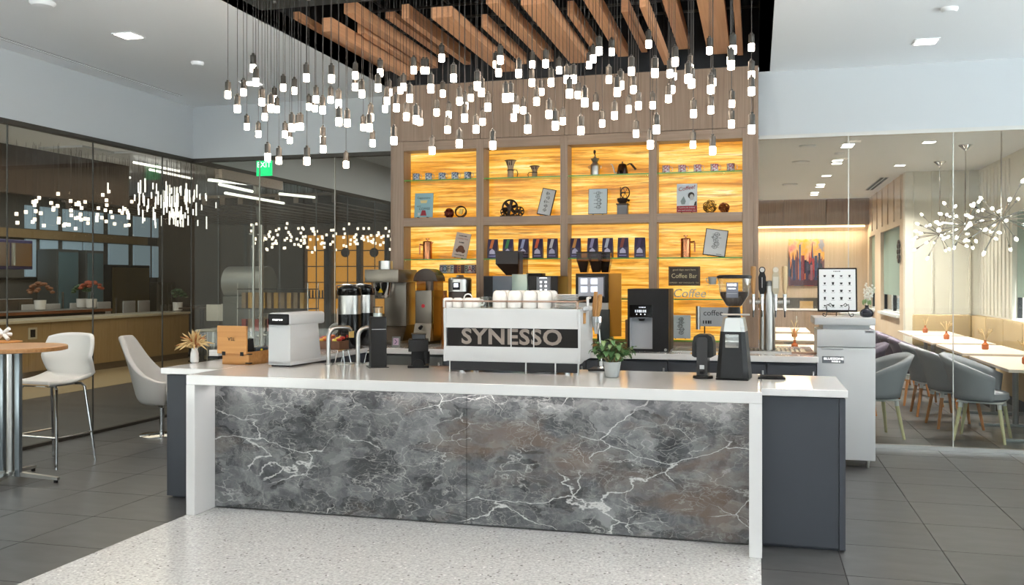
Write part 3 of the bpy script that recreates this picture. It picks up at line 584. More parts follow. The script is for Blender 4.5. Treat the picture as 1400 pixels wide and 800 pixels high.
for i, (px, dy) in enumerate(((662, .1), (669, .16))):
    t = thing('drinking_glass', 'clear drinking glass on the espresso machine, %s one' % ('front' if i == 0 else 'rear'), 'glass', (PY(px, 420, YE+dy).x, YE+dy, tp), 0, 'glasses on the espresso machine')
    MB().lathe([(.03, 0), (.034, .075), (.032, .075), (.027, .004)], n=16).make('tumbler', GLASSC, t)
for i in range(9):
    tag(MB().lathe([(.05, 0), (.055, .002), (.082, .008), (.082, .0105), (.05, .004), (.001, .003)], n=24).make('saucer', PORC, None, loc=(PY(775, 420, YE+.13).x+.003*math.sin(i*2), YE+.13, tp+.0103*i)), 'white saucer in the stack on the espresso machine, %s from the bottom' % ORD[i], 'saucer', 'stacked saucers')
# ================================================================ LEFT END OF THE BAR
p = PZ(266, 496, T); t = thing('pampas_vase', 'ribbed white vase of dried pampas grass at the left bar end', 'vase', p)
MB().lathe([(.025, 0), (.032, .01), (.03, .07), (.022, .1), (.026, .115), (.018, .115)], n=18).make('vase', PORC, t)
rr = random.Random(7)
for k in range(80):
    a = rr.uniform(0, 2*PI); tl = rr.uniform(.05, 1.35); L = rr.uniform(.11, .165)
    d = Vector((math.cos(a)*math.sin(tl), math.sin(a)*math.sin(tl), math.cos(tl)*.95+.05))
    b0 = Vector((0, 0, .1)); mid = b0+d*L*.55+Vector((0, 0, .012)); e = b0+d*L-Vector((0, 0, .03*tl))
    MB().tube([b0, b0+(mid-b0)*.5, mid, (mid+e)/2, e], [.0015, .004, .008, .006, .001], 5).make('plume', DRY if k % 5 else M('plume_brown', 'a9703f', .8), t)
p = PZ(296, 490, T); t = thing('napkin_tray', 'black tray stacked with white paper napkins beside the tea box', 'tray', p)
MB().box(-.045, .05, -.05, .07, 0, .022, .002, 1).make('tray', BLACK, t)
for k in range(6): MB().box(-.04+.002*(k % 2), .045, -.045, .065, .022+.008*k, .0295+.008*k, .002, 1).make('napkin', PORC, t)
p = PZ(304, 498, T); t = thing('tea_box', 'bamboo tea chest with its lid open and standing upright', 'box', (p.x, p.y, T), -.1)
MB().box(0, .235, 0, .3, 0, .012).box(0, .235, 0, .01, 0, .095).box(0, .235, .29, .3, 0, .095).box(0, .01, .01, .29, 0, .095).box(.225, .235, .01, .29, 0, .095).box(.11, .118, .01, .29, .01, .085).make('chest', BAMBOO, t)
ld = MB().box(-.03, .225, -.022, -.001, .08, .285, .002, 1).make('lid', BAMBOO, t); text('lettering', 'TEA', .036, INK, ld, (.098, -.0235, .19), (PI/2, PI, 0))
for x in (.03, .19): MB().box(x-.014, x+.014, -.026, -.021, .068, .096, .001, 1).make('hinge', BLACK, t)
for z in (.01, .075): MB().box(.205, .25, -.002, .02, z, z+.008).make('corner_clip', BLACK, t)
for k in range(9): MB().box(.13+.01*k, .137+.01*k, .03, .1, .02, .16+.01*(k % 3)).make('tea_sachet', BLACK if k % 3 else M('sachet_tan', 'd5a376', .6), t, rot=(.12, 0, 0))
for k in range(6): MB().sph((.2-.012*k, .18+.015*(k % 3), .1), .022, (1, 1, .5), 8, 5).make('lemon_teabag', M('teabag_yellow', 'e8c81f', .6), t)
for k in range(8): MB().box(.13+.011*k, .137+.011*k, .12, .26, .02, .115).make('tea_sachet', M('sachet_navy', '3b4654', .6), t)
# white hot water / brewing unit
p = PZ(367, 501, T); t = thing('brewing_unit', 'white countertop brewing unit with black display on the bar', 'coffee machine', (p.x, p.y, T), -.1)
W = .185
MB().hexa([(0, 0, .012), (W, 0, .012), (W, .4, .012), (0, .4, .012)], [(.004, .0, .3), (W-.002, .0, .3), (W-.002, .36, .3), (.004, .36, .3)]).make('body', WHITEP, t)
MB().box(.004, W+.004, -.012, .45, .295, .385, .018, 3).make('head', WHITEP, t); dp = MB().box(.01, W-.004, -.016, -.008, .3, .378, .01, 2).make('display', BLACK, t)
text('lettering', 'marco', .026, LETTERW, dp, (.09, -.018, .338), sx=1.3); MB().box(0, W, 0, .6, .012, .045, .006, 2).make('base', WHITEP, t)
MB().box(.02, W-.02, .01, .012, -.0, .012).make('skirt', BLACK, t)
MB().box(.03, W-.03, .42, .56, .045, .05).make('drip_grid', STEEL, t)
for x in (.03, W-.03):
    for y in (.03, .55): MB().cyl((x, y, 0), (x, y, .013), .012, n=10).make('foot', BLACK, t)
# gooseneck taps
for i, px in enumerate((449, 489.5)):
    p = PZ(px, 499, T); t = thing('gooseneck_tap', 'polished steel gooseneck tap, %s white brewing unit' % ('nearest the' if i == 0 else 'farther from the'), 'tap', p)
    pt = [(0, 0, 0), (0, 0, .2)]+[(.04*(1-math.cos(a)), .06*(1-math.cos(a)), .2+.07*math.sin(a)) for a in (.3, .6, .9, 1.2, 1.57)]+[(.06, .1, .27), (.085, .16, .265), (.092, .18, .245)]
    MB().tube(pt, .016, 14).make('spout', STEEL, t); MB().cyl((0, 0, 0), (0, 0, .015), .026, n=16).make('collar', STEEL, t)
    MB().box(.0, .14, .05, .18, 0, .006).make('drip_plate', STEEL, t)
    for s in (0, 1): MB().tube([(.02+.08*s, .06, .004), (.045+.04*s, .06, .1), (.055+.03*s, .15, .1), (.03+.08*s, .15, .004)], .004, 6).make('wire_stand', CHROME, t)
p = PZ(452, 478, T); t = thing('snack_tray', 'shallow brown wooden tray of bright wrapped snacks', 'tray', (p.x-.05, p.y, T), -.05)
MB().box(-.14, .14, 0, .22, 0, .008).box(-.14, .14, 0, .008, 0, .075).box(-.14, .14, .212, .22, 0, .09).box(-.14, -.132, 0, .22, 0, .075).box(.132, .14, 0, .22, 0, .075).make('tray', M('walnut', '6b4a36', .5), t)
cols = ['a3343c', 'd8a53a', 'c65a2e', '7a2f45', 'd9c14a', 'b5382e']
for k in range(18):
    x, y = -.11+.044*(k % 6), .05+.06*(k//6); MB().sph((x, y, .07+.008*(k % 3)+.012*(k//6)), .03, (1, .8, .55), 8, 5).make('wrapped_snack', M('wrap%d' % (k % 6), cols[k % 6], .35), t)
p = PZ(461, 470, T); t = thing('glass_jar', 'tilted glass jar with steel rim behind the snack tray', 'jar', (p.x, p.y+.1, T+.06), rot=(.9, 0, -.3))
MB().lathe([(.03, -.02), (.07, 0), (.08, .06), (.07, .12), (.06, .13), (.056, .13), (.066, .06), (.03, .0)], n=24).make('jar', GLASSC, t); MB().lathe([(.06, .128), (.068, .13), (.068, .145), (.055, .145), (.055, .13)], n=24).make('rim', STEEL, t)
p = PZ(461, 470, T); t = thing('price_card', 'pale card sign with a small picture beside the coffee urns', 'sign', (p.x+.02, p.y+.02, T), rot=(-.1, 0, .05))
MB().box(-.05, .05, 0, .004, .17, .345, .002, 1).make('card', M('card_tan', 'c9b7a8', .6), t); MB().box(-.02, .025, -.002, .0, .22, .3).make('picture', MATS['dark_wood'], t); MB().cyl((0, .006, 0), (0, .006, .2), .004, n=6).make('stand', STEEL, t)
# thermal coffee urns
for i, (px, py, hh) in enumerate(((478, 472, .6), (497, 468, .585))):
    p = PZ(px, py, T); y = 7.75+.36*i; x = PY(px, 440, y).x
    t = thing('coffee_urn', ['front black and steel thermal coffee urn at the back counter', 'rear black and steel thermal coffee urn beside the tall brewer'][i], 'urn', (x, y, T), 0, 'thermal coffee urns'); r = .105
    MB().lathe([(r*.95, 0), (r, .02), (r, .3), (r*.99, .31)], n=28).make('lower_shell', M('gloss_black', '101112', .15), t)
    MB().lathe([(r, .31), (r*1.0, .32), (r, .47), (r*.99, .48)], n=28).make('steel_band', STEEL, t)
    MB().lathe([(r*.99, .48), (r*1.04, .49), (r*1.04, .545), (r*.8, .56), (r*.5, .575), (.001, .575)], n=28).make('lid', MATS['gloss_black'], t)
    MB().tube([(-r*1.02, -.02, .5), (-r*1.0, -.05, .57), (0, -.06, .585), (r*1.0, -.05, .57), (r*1.02, -.02, .5)], .007, 8).make('carry_handle', CHROME, t)
    MB().box(-.02, .02, -r-.04, -r+.01, .06, .14, .006).make('tap_body', BLACK, t); MB().box(-.03, .03, -r-.01, -r+.01, .14, .31, .004).make('sight_gauge', MATS['gloss_black'], t)
    if i == 0: MB().box(.05, .1, -r-.02, -r-.014, .1, .16).make('label_plate', M('brass_label', 'b89a55', .4), t)
# tall steel brewer
p = PZ(540, 471, T); t = thing('batch_brewer', 'tall taupe steel batch brewer with chrome filter basket', 'coffee machine', (PY(539, 470, 8.42).x, 8.42, T), -.1); K = 142.
MB().box(-.1, .14, -.02, .2, .17, .62, .01).make('column', DSTEEL, t); MB().box(-.22, .15, -.2, .2, .6, .725, .006).make('head', DSTEEL, t)
MB().cyl((-.07, -.05, .725), (-.07, -.05, .81), .068, n=24).make('reservoir', STEEL, t)
bs = MB().lathe([(.08, .45), (.095, .48), (.115, .58), (.118, .6)], c=(-.08, -.08, 0), n=28).make('filter_basket', CHROME, t)
MB().prism([(-.025, 0), (.025, 0), (0, .04)], -.205, -.195).make('warning_label', YEL, bs, loc=(-.05, .012, .5)); MB().box(-.17, .14, -.16, .2, 0, .03, .004).make('base', DSTEEL, t); MB().hexa([(-.12, -.1, .03), (.14, -.1, .03), (.14, .2, .03), (-.12, .2, .03)], [(-.1, -.0, .18), (.14, -.0, .18), (.14, .2, .18), (-.1, .2, .18)]).make('pedestal', M('bronze_dark_panel', '463a2c', .4, .5), t)
# bulk grinder with red badge
x = PY(580, 470, 8.4).x; t = thing('bulk_grinder', 'grey bulk grinder with red badge and smoked round hopper', 'grinder', (x, 8.4, T), -.12)
MB().hexa([(-.09, -.08, .03), (.1, -.08, .03), (.1, .22, .03), (-.09, .22, .03)], [(-.09, -.02, .2), (.09, -.02, .2), (.09, .22, .2), (-.09, .22, .2)]).make('spout_housing', DSTEEL, t)
MB().box(-.09, .09, -.02, .24, .2, .52, .005).make('body', DSTEEL, t); MB().box(.091, .1, 0, .22, .03, .52).make('side_panel', M('amber_steel', '7b5a1f', .25, .8), t)
MB().cyl((0, -.026, .37), (0, -.018, .37), .018, n=20).make('badge', M('badge_red', 'd3323c', .4), t); MB().box(-.088, .1, -.0, .22, .52, .62, .003, 1).make('hopper_base', SMOKE, t); MB().cyl((.02, .08, .52), (.02, .08, .61), .04, n=16).make('feed_neck', STEEL, t)
MB().prism([(.13*math.cos(PI*k/14), .61+.125*math.sin(PI*k/14)) for k in range(15)], .02, .2).make('hopper_dome', M('smoked_dome', '4a3d35', .2), t)
MB().cyl((0, -.06, .17), (0, -.09, .155), .018, n=12).make('chute_knob', BLACK, t); MB().box(-.08, .08, -.1, .2, 0, .03).make('base', BLACK, t)
# round brewer behind
x = PY(629, 400, 8.25).x; t = thing('round_brewer', 'round black brewer with steel collar and small screen', 'coffee machine', (x, 8.25, T))
MB().lathe([(.11, 0), (.115, .02), (.11, .5), (.108, .51)], n=28).make('lower_body', M('brown_black', '3a302b', .4), t); MB().lathe([(.108, .51), (.112, .515), (.112, .63), (.1, .645), (.04, .65), (.03, .67), (.001, .672)], n=28).make('steel_collar', STEEL, t)
sc = MB().box(-.035, .035, -.122, -.1, .53, .6, .003, 1).make('screen_bezel', BLACK, t); MB().box(-.022, .022, -.125, -.121, .555, .592).make('screen', SCREEN, sc)
x = PY(606, 400, 8.35).x; tag(MB().lathe([(.03, 0), (.035, .01), (.035, .44), (.02, .47), (.02, .52), (.001, .52)], n=16).make('syrup_bottle', M('syrup_amber', 'a0622a', .25), None, loc=(x, 8.4, T)), 'amber syrup bottle standing left of the round brewer', 'bottle')
# bean-to-cup machine
x0 = PY(660, 400, 8.1).x; x1 = PY(762, 400, 8.1).x; t = thing('bean_to_cup_machine', 'wide black bean-to-cup machine with dark hopper behind the cups', 'coffee machine', (x0, 8.1, T)); W = x1-x0
MB().box(0, W, .02, .5, 0, .66, .006).make('body', BLACK, t); MB().box(.1, .285, -.015, .03, .05, .66, .004).make('door_panel', M('blue_grey_panel', '56606c', .35), t); MB().box(.285, .43, -.025, .03, .05, .675, .004).make('spout_column', M('sage_steel', '93a29a', .3, .6), t)
kp = MB().box(.51, .64, -.005, .03, .2, .652, .003, 1).make('keypad', M('keypad_grey', '7c8088', .4), t)
for r_ in range(3):
    for c_ in range(2): MB().box(.545+.045*c_, .562+.045*c_, -.01, -.004, .595-.036*r_, .612-.036*r_).make('key', LETTERW, kp)
MB().box(.54, .61, -.009, -.004, .637, .643).make('brand_line', LETTERW, kp)
hp = MB().hexa([(.21, .06, .665), (.32, .06, .665), (.32, .24, .665), (.21, .24, .665)], [(.115, .03, .77), (.33, .03, .77), (.33, .28, .77), (.115, .28, .77)]).box(.115, .33, .03, .28, .77, .885).make('hopper', M('hopper_dark', '2b211b', .15), t)
MB().box(.11, .335, .025, .285, .882, .892).make('hopper_lid', SMOKE, hp); MB().box(.335, .37, .05, .25, .68, .88).make('side_hopper', SMOKE, t); MB().box(.4, .55, .05, .2, .66, .685, .004).make('hatch', BLACK, t)
for k in range(6): MB().cyl((.13, -.018, .25+.055*k), (.13, -.014, .25+.055*k), .012, n=10).make('button', GREYD, t)
# twin hopper grinder with touch screen
x0 = PY(786, 400, 8.0).x; x1 = PY(833, 400, 8.0).x; W = x1-x0; t = thing('twin_hopper_grinder', 'black two-hopper grinder with four-button touch screen', 'grinder', (x0, 8.0, T))
MB().box(0, W-.02, .03, .36, .42, .68, .006).make('head', BLACK, t); sc = MB().box(.02, W-.045, .02, .032, .47, .655, .003, 1).make('screen_bezel', M('screen_dark', '3a3c42', .3), t)
MB().box(.028, W-.055, .016, .021, .48, .645).make('screen', M('screen_grey', '9a9ca6', .3, emit=.25), sc)
for r_ in range(2):
    for c_ in range(2): MB().box(.05+.09*c_, .11+.09*c_, .012, .017, .515+.07*r_, .565+.07*r_).make('touch_button', SCREEN, sc)
MB().box(0.02, W-.02, .06, .34, .2, .42).make('chute_housing', STEEL, t); MB().box(.19, W-.01, .05, .3, 0, .36, .004).make('support_column', M('green_black', '20292a', .4), t); MB().box(0, W-.02, .02, .36, 0, .03, .003, 1).make('base', BLACK, t)
for x, yy in ((.05, .05), (.16, .05), (.22, .2)):
    hp = MB().hexa([(x-.015, yy+.02, .69), (x+.045, yy+.02, .69), (x+.045, yy+.1, .69), (x-.015, yy+.1, .69)], [(x-.045, yy, .8), (x+.065, yy, .8), (x+.065, yy+.13, .8), (x-.045, yy+.13, .8)]).box(x-.045, x+.065, yy, yy+.13, .8, .865).make('hopper', SMOKE, t)
    MB().hexa([(x-.013, yy+.022, .692), (x+.043, yy+.022, .692), (x+.043, yy+.098, .692), (x-.013, yy+.098, .692)], [(x-.035, yy+.01, .79), (x+.055, yy+.01, .79), (x+.055, yy+.12, .79), (x-.035, yy+.12, .79)]).make('beans', BEANS, hp); MB().box(x-.048, x+.068, yy-.003, yy+.133, .865, .875).make('hopper_lid', BLACK, hp)
MB().box(W-.02, W+.09, .1, .12, .12, .68).make('side_panel', M('amber_panel2', 'b37a22', .3, .3), t)
# water / ice dispenser
x0 = PY(858, 440, 7.95).x; x1 = PY(914, 440, 7.95).x; W = x1-x0; t = thing('water_dispenser', 'black box water dispenser with grey dispensing bay', 'dispenser', (x0, 7.95, T)); hh = .545
MB().box(0, W, .1, .5, 0, hh, .004).box(0, .018, 0, .1, 0, hh).box(.215, W, 0, .1, 0, hh).box(.018, .215, 0, .1, 0, .025).box(.018, .215, 0, .1, .295, hh).make('housing', M('graphite', '1f1f21', .45, spec=.3), t)
MB().box(.018, .215, .09, .1, .025, .295).box(.018, .022, .005, .09, .025, .295).box(.211, .215, .005, .09, .025, .295).box(.018, .215, .005, .09, .025, .03).box(.018, .215, .005, .09, .29, .295).make('bay_liner', M('bay_grey', 'b4b8bf', .35), t)
MB().cyl((.115, .05, .265), (.115, .05, .29), .022, .035, 16).make('nozzle', BLACK, t); dp = MB().box(.02, .214, -.004, .001, .305, .405).make('display', M('display_black', '0b0b0d', .1), t)
scrawl(dp, .13, -.006, .385, .06, .009, M('display_text', 'dfe4ea', .4, emit=.6)); scrawl(dp, .115, -.006, .352, .1, .022, MATS['display_text'], 6)
for k in range(3): MB().cyl((.08+.035*k, -.007, .325), (.08+.035*k, -.003, .325), .006, n=8).make('key', MATS['display_text'], dp)
MB().cyl((W-.025, -.003, .02), (W-.025, .001, .02), .012, n=12).make('lock', STEEL, t)
p = PZ(849, 482, T); tag(B('cutting_board', p.x-.03, p.x+.01, 8.3, 8.5, T, T+.26, M('pink_wood', 'b98a66', .5), None, .003), 'narrow wooden board leaning beside the black dispenser', 'board')
# ================================================================ potted jade plant
p = PZ(837, 516, T); t = thing('potted_jade_plant', 'small leafy jade plant in a grey pot on the bar', 'plant', p)
MB().lathe([(.034, 0), (.042, .006), (.056, .095), (.056, .1), (.05, .1), (.049, .085), (.001, .083)], n=24).make('pot', CONC, t)
MB().cyl((0, 0, .08), (0, 0, .088), .048, n=16).make('soil', M('soil', '4a3a2c', .9), t)
lf = MB().grid(lambda u, v: Vector(((v-.5)*.036*math.sin(PI*(u*.92+.04))**.8, u*.056, .006*math.sin(PI*u)-.02*(u**2)+.006*abs(v-.5))), 6, 5).make('leaf', LEAF); LFM = lf.data; bpy.data.objects.remove(lf)
lfd = LFM.copy(); lfd.materials.clear(); lfd.materials.append(M('jade_leaf_pale', '7d9464', .4))
rr = random.Random(11); ncount = 0
for k in range(15):
    a = k*2.4; rad = .012+.05*math.sqrt(k/15); L = rr.uniform(.07, .15)
    e = Vector((math.cos(a)*(rad+.045*(k/15)**.5)*1.35, math.sin(a)*(rad+.035), .09+L)); s0 = Vector((math.cos(a)*.02, math.sin(a)*.02, .085))
    MB().tube([s0, (s0+e)/2+Vector((0, 0, .01)), e], [.004, .0035, .002], 6).make('stem', STEM, t)
    for j in range(13):
        f = .35+.65*j/12; ps = s0+(e-s0)*f; az = j*2.4+rr.uniform(-.3, .3)
        o = put('leaf', LFM if rr.random() < .75 else lfd, t, ps, (rr.uniform(-.5, .75), 0, az)); o.scale = (.8+.5*(1-f), .75+.45*(1-f), 1); ncount += 1
# ================================================================ RIGHT END OF THE BAR
p = PZ(961, 517, T); t = thing('puck_press', 'black automatic tamper with arched body beside the grinder', 'tamper', (p.x, p.y, T), -.1)
MB().lathe([(.062, 0), (.064, .006), (.06, .016), (.001, .018)], n=24).make('base', BLACK, t)
outer = [(-.068, .14), (-.066, .225), (-.055, .262), (-.03, .277), (.03, .277), (.055, .262), (.066, .225), (.068, .14), (.05, .13), (.04, .13), (-.04, .13), (-.05, .13)]
MB().prism(outer, -.01, .1).make('hood', M('puck_black', '171615', .3, spec=.35), t)
MB().prism([(-.034, .0), (-.034, .25), (-.022, .262), (.022, .262), (.034, .25), (.034, 0)], -.035, .06).make('column', M('puck_gloss', '1e1b1a', .22), t)
MB().box(-.014, .014, -.039, -.034, .06, .085).make('dial', WHITEP, t); MB().box(-.012, .012, -.05, -.034, .03, .05, .003, 1).make('switch', BLACK, t)
p = PZ(1001, 520, T); t = thing('coffee_grinder', 'tall black coffee grinder with clear bean hopper on the bar', 'grinder', (p.x, p.y, T), -.1)
def oct8(a, b_, z, y0=.0): k_ = .3*a; return [(-a+k_, -b_+y0, z), (a-k_, -b_+y0, z), (a, -b_+k_+y0, z), (a, b_-k_+y0, z), (a-k_, b_+y0, z), (-a+k_, b_+y0, z), (-a, b_-k_+y0, z), (-a, -b_+k_+y0, z)]
MB().hexa(oct8(.1, .12, .012, .1), oct8(.075, .1, .3, .1)).make('body', M('grinder_charcoal', '202123', .4, spec=.35), t); MB().box(-.1, .1, -.01, .2, 0, .012, .004, 1).make('foot_plate', BLACK, t)
MB().hexa(oct8(.075, .1, .3, .1), oct8(.06, .085, .385, .1)).make('steel_head', STEEL, t); MB().cyl((0, .1, .385), (0, .1, .45), .042, .036, 20).make('neck', BLACK, t)
MB().cyl((-.07, .05, .405), (.1, .05, .405), .006, n=8).make('shutter_lever', STEEL, t)
MB().box(-.042, .042, -.012, .02, .2, .285, .004).make('window', M('window_steel', '9b9a96', .12, .9), t); MB().box(.055, .075, -.0, .015, .3, .33).make('sticker', WHITEP, t)
hp = MB().lathe([(.035, .45), (.05, .46), (.088, .52), (.1, .6), (.104, .635), (.102, .635), (.097, .6), (.085, .521), (.048, .463)], c=(0, .1, 0), n=12).make('hopper', GLASSC, t)
MB().lathe([(.036, .455), (.048, .463), (.083, .52), (.088, .545), (.001, .55)], c=(0, .1, 0), n=20).make('beans', BEANS, hp); MB().lathe([(.104, .63), (.108, .633), (.108, .645), (.09, .652), (.001, .653)], c=(0, .1, 0), n=24).make('hopper_lid', BLACK, hp)
lb = MB().box(-.036, .036, .0, .004, .51, .605).make('hopper_label', M('label_grey', '6a6d78', .5), hp); scrawl(lb, 0, -.003, .59, .055, .014, LETTERW, 6); scrawl(lb, 0, -.003, .567, .045, .006, LETTERW, 8); MB().box(-.03, .03, -.003, .001, .535, .5365).make('rule_line', PAPER, lb)
p = PZ(1055, 519, T); t = thing('tamping_mat', 'small flat black tray at the right end of the bar', 'tray', p); MB().box(-.083, .083, 0, .11, 0, .012, .003, 1).make('mat', BLACK, t); MB().box(-.07, .07, .01, .1, .012, .02, .003, 1).make('raised_pad', MATTE, t)
# tall black single dose grinder
p = PZ(518, 503, T); t = thing('tower_grinder', 'slim black tower grinder with clear top cup on the bar', 'grinder', (p.x, p.y, T), .55)
MB().box(-.055, .055, 0, .11, .004, .36, .003, 1).make('body', MATTE, t); MB().box(-.07, .07, -.01, .14, 0, .005).make('base', BLACK, t); MB().box(-.05, .05, -.003, .001, .27, .274).make('trim_line', WHITEP, t)
MB().lathe([(.035, .36), (.036, .425), (.034, .425), (.033, .362)], c=(0, .055, 0), n=20).make('cup', GLASSC, t); MB().cyl((0, .055, .361), (0, .055, .385), .031, n=18).make('grounds', PAPER, t); MB().cyl((0, .055, .425), (0, .055, .43), .036, n=20).make('cup_lid', SMOKE, t)
p = PZ(572, 503, T); t = thing('compact_grinder', 'squat matte black grinder with arched foot on the bar', 'grinder', (p.x-.0, p.y, T), .35)
MB().box(-.075, .075, -.02, .15, 0, .016, .003, 1).make('base', MATTE, t); MB().prism(arc((0, 0, .012), .038, 0, PI, 10) and [(.04*math.cos(a*PI/10), .012+.05*math.sin(a*PI/10)) for a in range(11)], -.024, .0).make('arch', MATTE, t)
MB().box(-.05, .05, .02, .13, .012, .125).make('stem', MATTE, t); MB().box(-.07, .07, -.02, .15, .115, .2, .003, 1).make('head', MATTE, t); MB().cyl((.055, .02, .03), (.055, .02, .115), .025, n=18).make('dosing_cup', BLACK, t)
MB().box(-.045, .05, .0, .12, .2, .235, .004, 1).make('hopper', M('smoke_black', '232326', .2), t); MB().box(-.05, .055, -.004, .125, .232, .24).make('lid', BLACK, t)
p = PY(541, 470, 7.9); t = thing('photo_stand', 'small dark frame with a pink picture behind the tower grinder', 'frame', (p.x, 7.9, T), rot=(-.15, 0, .1)); MB().box(-.04, .04, 0, .008, 0, .1, .002, 1).make('frame', GREYD, t); MB().box(-.026, .026, -.003, .0, .02, .085).make('picture', M('picture_pink', 'b59ab0', .5), t); MB().tube([(-.01, -.004, .03), (.012, -.004, .05), (-.01, -.004, .07)], .004, 6).make('logo', M('logo_purple', '4a3a66', .5), t)
# ================================================================ beer tower
x = PY(1052, 482, 8.3).x; t = thing('tap_tower', 'steel drinks tap tower with four carved handles', 'tap', (x, 8.3, T)); k_ = 1/157.
MB().box(-.35, .3, -.16, .2, 0, .012, .003, 1).make('drip_tray', STEEL, t)
m_ = MB()
for j in range(16): m_.box(-.33+.038*j, -.315+.038*j, -.14, .18, .012, .016)
m_.make('drip_grid', GREYD, t)
MB().cyl((.0, 0, .01), (.0, 0, .57), .048, n=24).make('column', STEEL, t); MB().cyl((-.055, .03, .01), (-.055, .03, .5), .03, n=18).make('rear_pipe', STEEL, t); MB().lathe([(.05, .57), (.052, .58), (.045, .61), (.001, .62)], n=24).make('column_cap', M('cap_grey', '7d7f80', .4, .6), t); MB().cyl((-.17, 0, .43), (.17, 0, .43), .02, n=14).make('crossbar', STEEL, t)
for j, (px, mt_, shp) in enumerate(((1030, TAPW, 0), (1042, BLACK, 1), (1060.5, M('carved_stone', 'b9b29c', .6), 1), (1073, M('pale_maple', 'd6bd93', .5), 0))):
    xx = PY(px, 430, 8.25).x-x
    f = MB().cyl((xx, -.05, .35), (xx, -.05, .49), .012, .016, 12).cyl((xx, -.05, .3), (xx, -.06, .36), .008, n=10).cyl((xx, 0, .43), (xx, -.05, .43), .012, n=10).cyl((xx, -.05, .47), (xx, -.05, .5), .018, n=12).make('faucet', CHROME, t)
    if shp: hd = MB().prism([(xx-.018, .5), (xx+.018, .5), (xx+.03, .54), (xx+.032, .65), (xx+.02, .685)]+[(xx+.028*math.cos(a), .71+.028*math.sin(a)) for a in [(-.6+k*.5) for k in range(9)]]+[(xx-.02, .685), (xx-.032, .65), (xx-.03, .54)], -.062, -.04).make('handle', mt_, t)
    else: hd = MB().lathe([(.012, .5), (.018, .56), (.022, .66), (.024, .7), (.02, .74), (.001, .742)], c=(xx, -.05, 0), n=14).make('handle', mt_, t)
    if j == 1: scrawl(hd, xx, -.0635, .6, .008, .09, PAPER, 2); MB().cyl((xx, -.064, .71), (xx, -.061, .71), .02, n=16).make('emblem', PAPER, hd)
    if j == 2: MB().cyl((xx, -.064, .71), (xx, -.061, .71), .022, n=16).box(xx-.022, xx+.022, -.064, -.061, .55, .65).make('emblem', M('stone_pale', 'd3d0c4', .6), hd)
p = PZ(1094, 486, T); tag(B('notice_card', p.x-.06, p.x+.14, 8.05, 8.2, T, T+.012, M('copper_card', 'a5826f', .3), None, .002), 'flat bronze plate on the back worktop beside the drip tray', 'plate')
# ================================================================ THINGS ON THE SHELVES
SY = 8.84
def sx(px, y=SY): return PY(px, 300, y).x
Z1, Z2, Z3, Z4, ZB = 2.564, 1.758, 1.366, .974, 2.175
mb = MB().lathe([(.033, 0), (.036, .004), (.036, .07), (.038, .073), (.034, .073), (.033, .006), (.001, .006)], n=18).make('mug_body', MUGB); mh = MB().tube([(.034, 0, .06), (.05, 0, .062), (.06, 0, .05), (.058, 0, .025), (.034, 0, .016)], .003, 6).make('handle', MUGB)
mugb, mugh = mb.data, mh.data; bpy.data.objects.remove(mb); bpy.data.objects.remove(mh)
def redm(me): c = me.copy(); c.materials.clear(); c.materials.append(MUGR); return c
mugbr, mughr = redm(mugb), redm(mugh)
for lst, a, b_, colr, bay in (((569, 586, 604.5, 622, 639.5), mugb, mugh, 'blue', 'left'), ((910.6, 932.6, 953.7, 976.7, 999), mugbr, mughr, 'red', 'right')):
    for i, px in enumerate(lst):
        t = thing('enamel_mug', '%s speckled enamel mug on the glass shelf, %s from the left' % (colr, ORD[i]), 'mug', (sx(px), SY, Z1), 0, '%s speckled mugs on the top glass shelf' % colr)
        put('mug_body', a, t); put('handle', b_, t)
def poster(name, label, cat, px0, px1, py0, z, hgt, face, frame=None, rot=(-.12, 0, 0), y=SY, fw=.008):
    x0, x1 = sx(px0, y), sx(px1, y); W = x1-x0
    t = thing(name, label, cat, ((x0+x1)/2, y, z), rot=rot)
    MB().box(-W/2, W/2, 0, .012, .012, hgt, .002, 1).make('frame' if frame else 'plate', frame or face, t)
    if frame: MB().box(-W/2+fw, W/2-fw, -.003, .002, .012+fw, hgt-fw).make('print', face, t)
    for s in (-.25, .25): MB().tube([(W*s, -.03, .006), (W*s, -.012, .01), (W*s, .03, .014)], .004, 6).make('stand_foot', BLACK, t)
    return t, W
t, W = poster('tin_sign', 'pale blue tin cappuccino sign on the left upper shelf', 'sign', 566, 591, 0, ZB, .265, BLUEP)
text('lettering', 'Cappuccino', .03, INK, t, (0, -.003, .215)); text('lettering', 'HOT', .02, INK, t, (-.05, -.003, .125)); text('lettering', 'COFFEE', .034, INK, t, (.01, -.003, .1), shear=.2)
MB().prism([(-.04, .19), (.04, .19), (.03, .16), (-.03, .16)], -.004, .0).make('cup_print', M('print_cream', 'd9c48a', .6), t); MB().prism([(-.015, .085), (.02, .085), (.035, .03), (-.03, .03)], -.004, 0).make('pot_print', RED, t); MB().prism([(-.06, .06), (-.035, .06), (-.04, .03), (-.055, .03)], -.004, 0).make('cup_print', PAPER, t)
def wireball(name, label, px, z, r, mat, rings=9, wire=.005):
    t = thing(name, label, 'ornament', (sx(px), SY, z+r)); rr = random.Random(int(px)); m_ = MB()
    for k in range(rings):
        mt = Matrix.Rotation(rr.uniform(0, PI), 3, 'X') @ Matrix.Rotation(rr.uniform(0, PI), 3, 'Y'); off = rr.uniform(-.5, .5)*r; q = math.sqrt(r*r-off*off)
        m_.tube([mt @ Vector((q*math.cos(a*PI/8), q*math.sin(a*PI/8), off)) for a in range(16)], wire, 6, True)
    m_.make('wire_cage', mat, t)
wireball('wire_ball', 'small dark red wire ball beside the blue tin sign', 614, ZB, .048, M('red_bronze', '6a2b22', .4, .5), 12, .006)
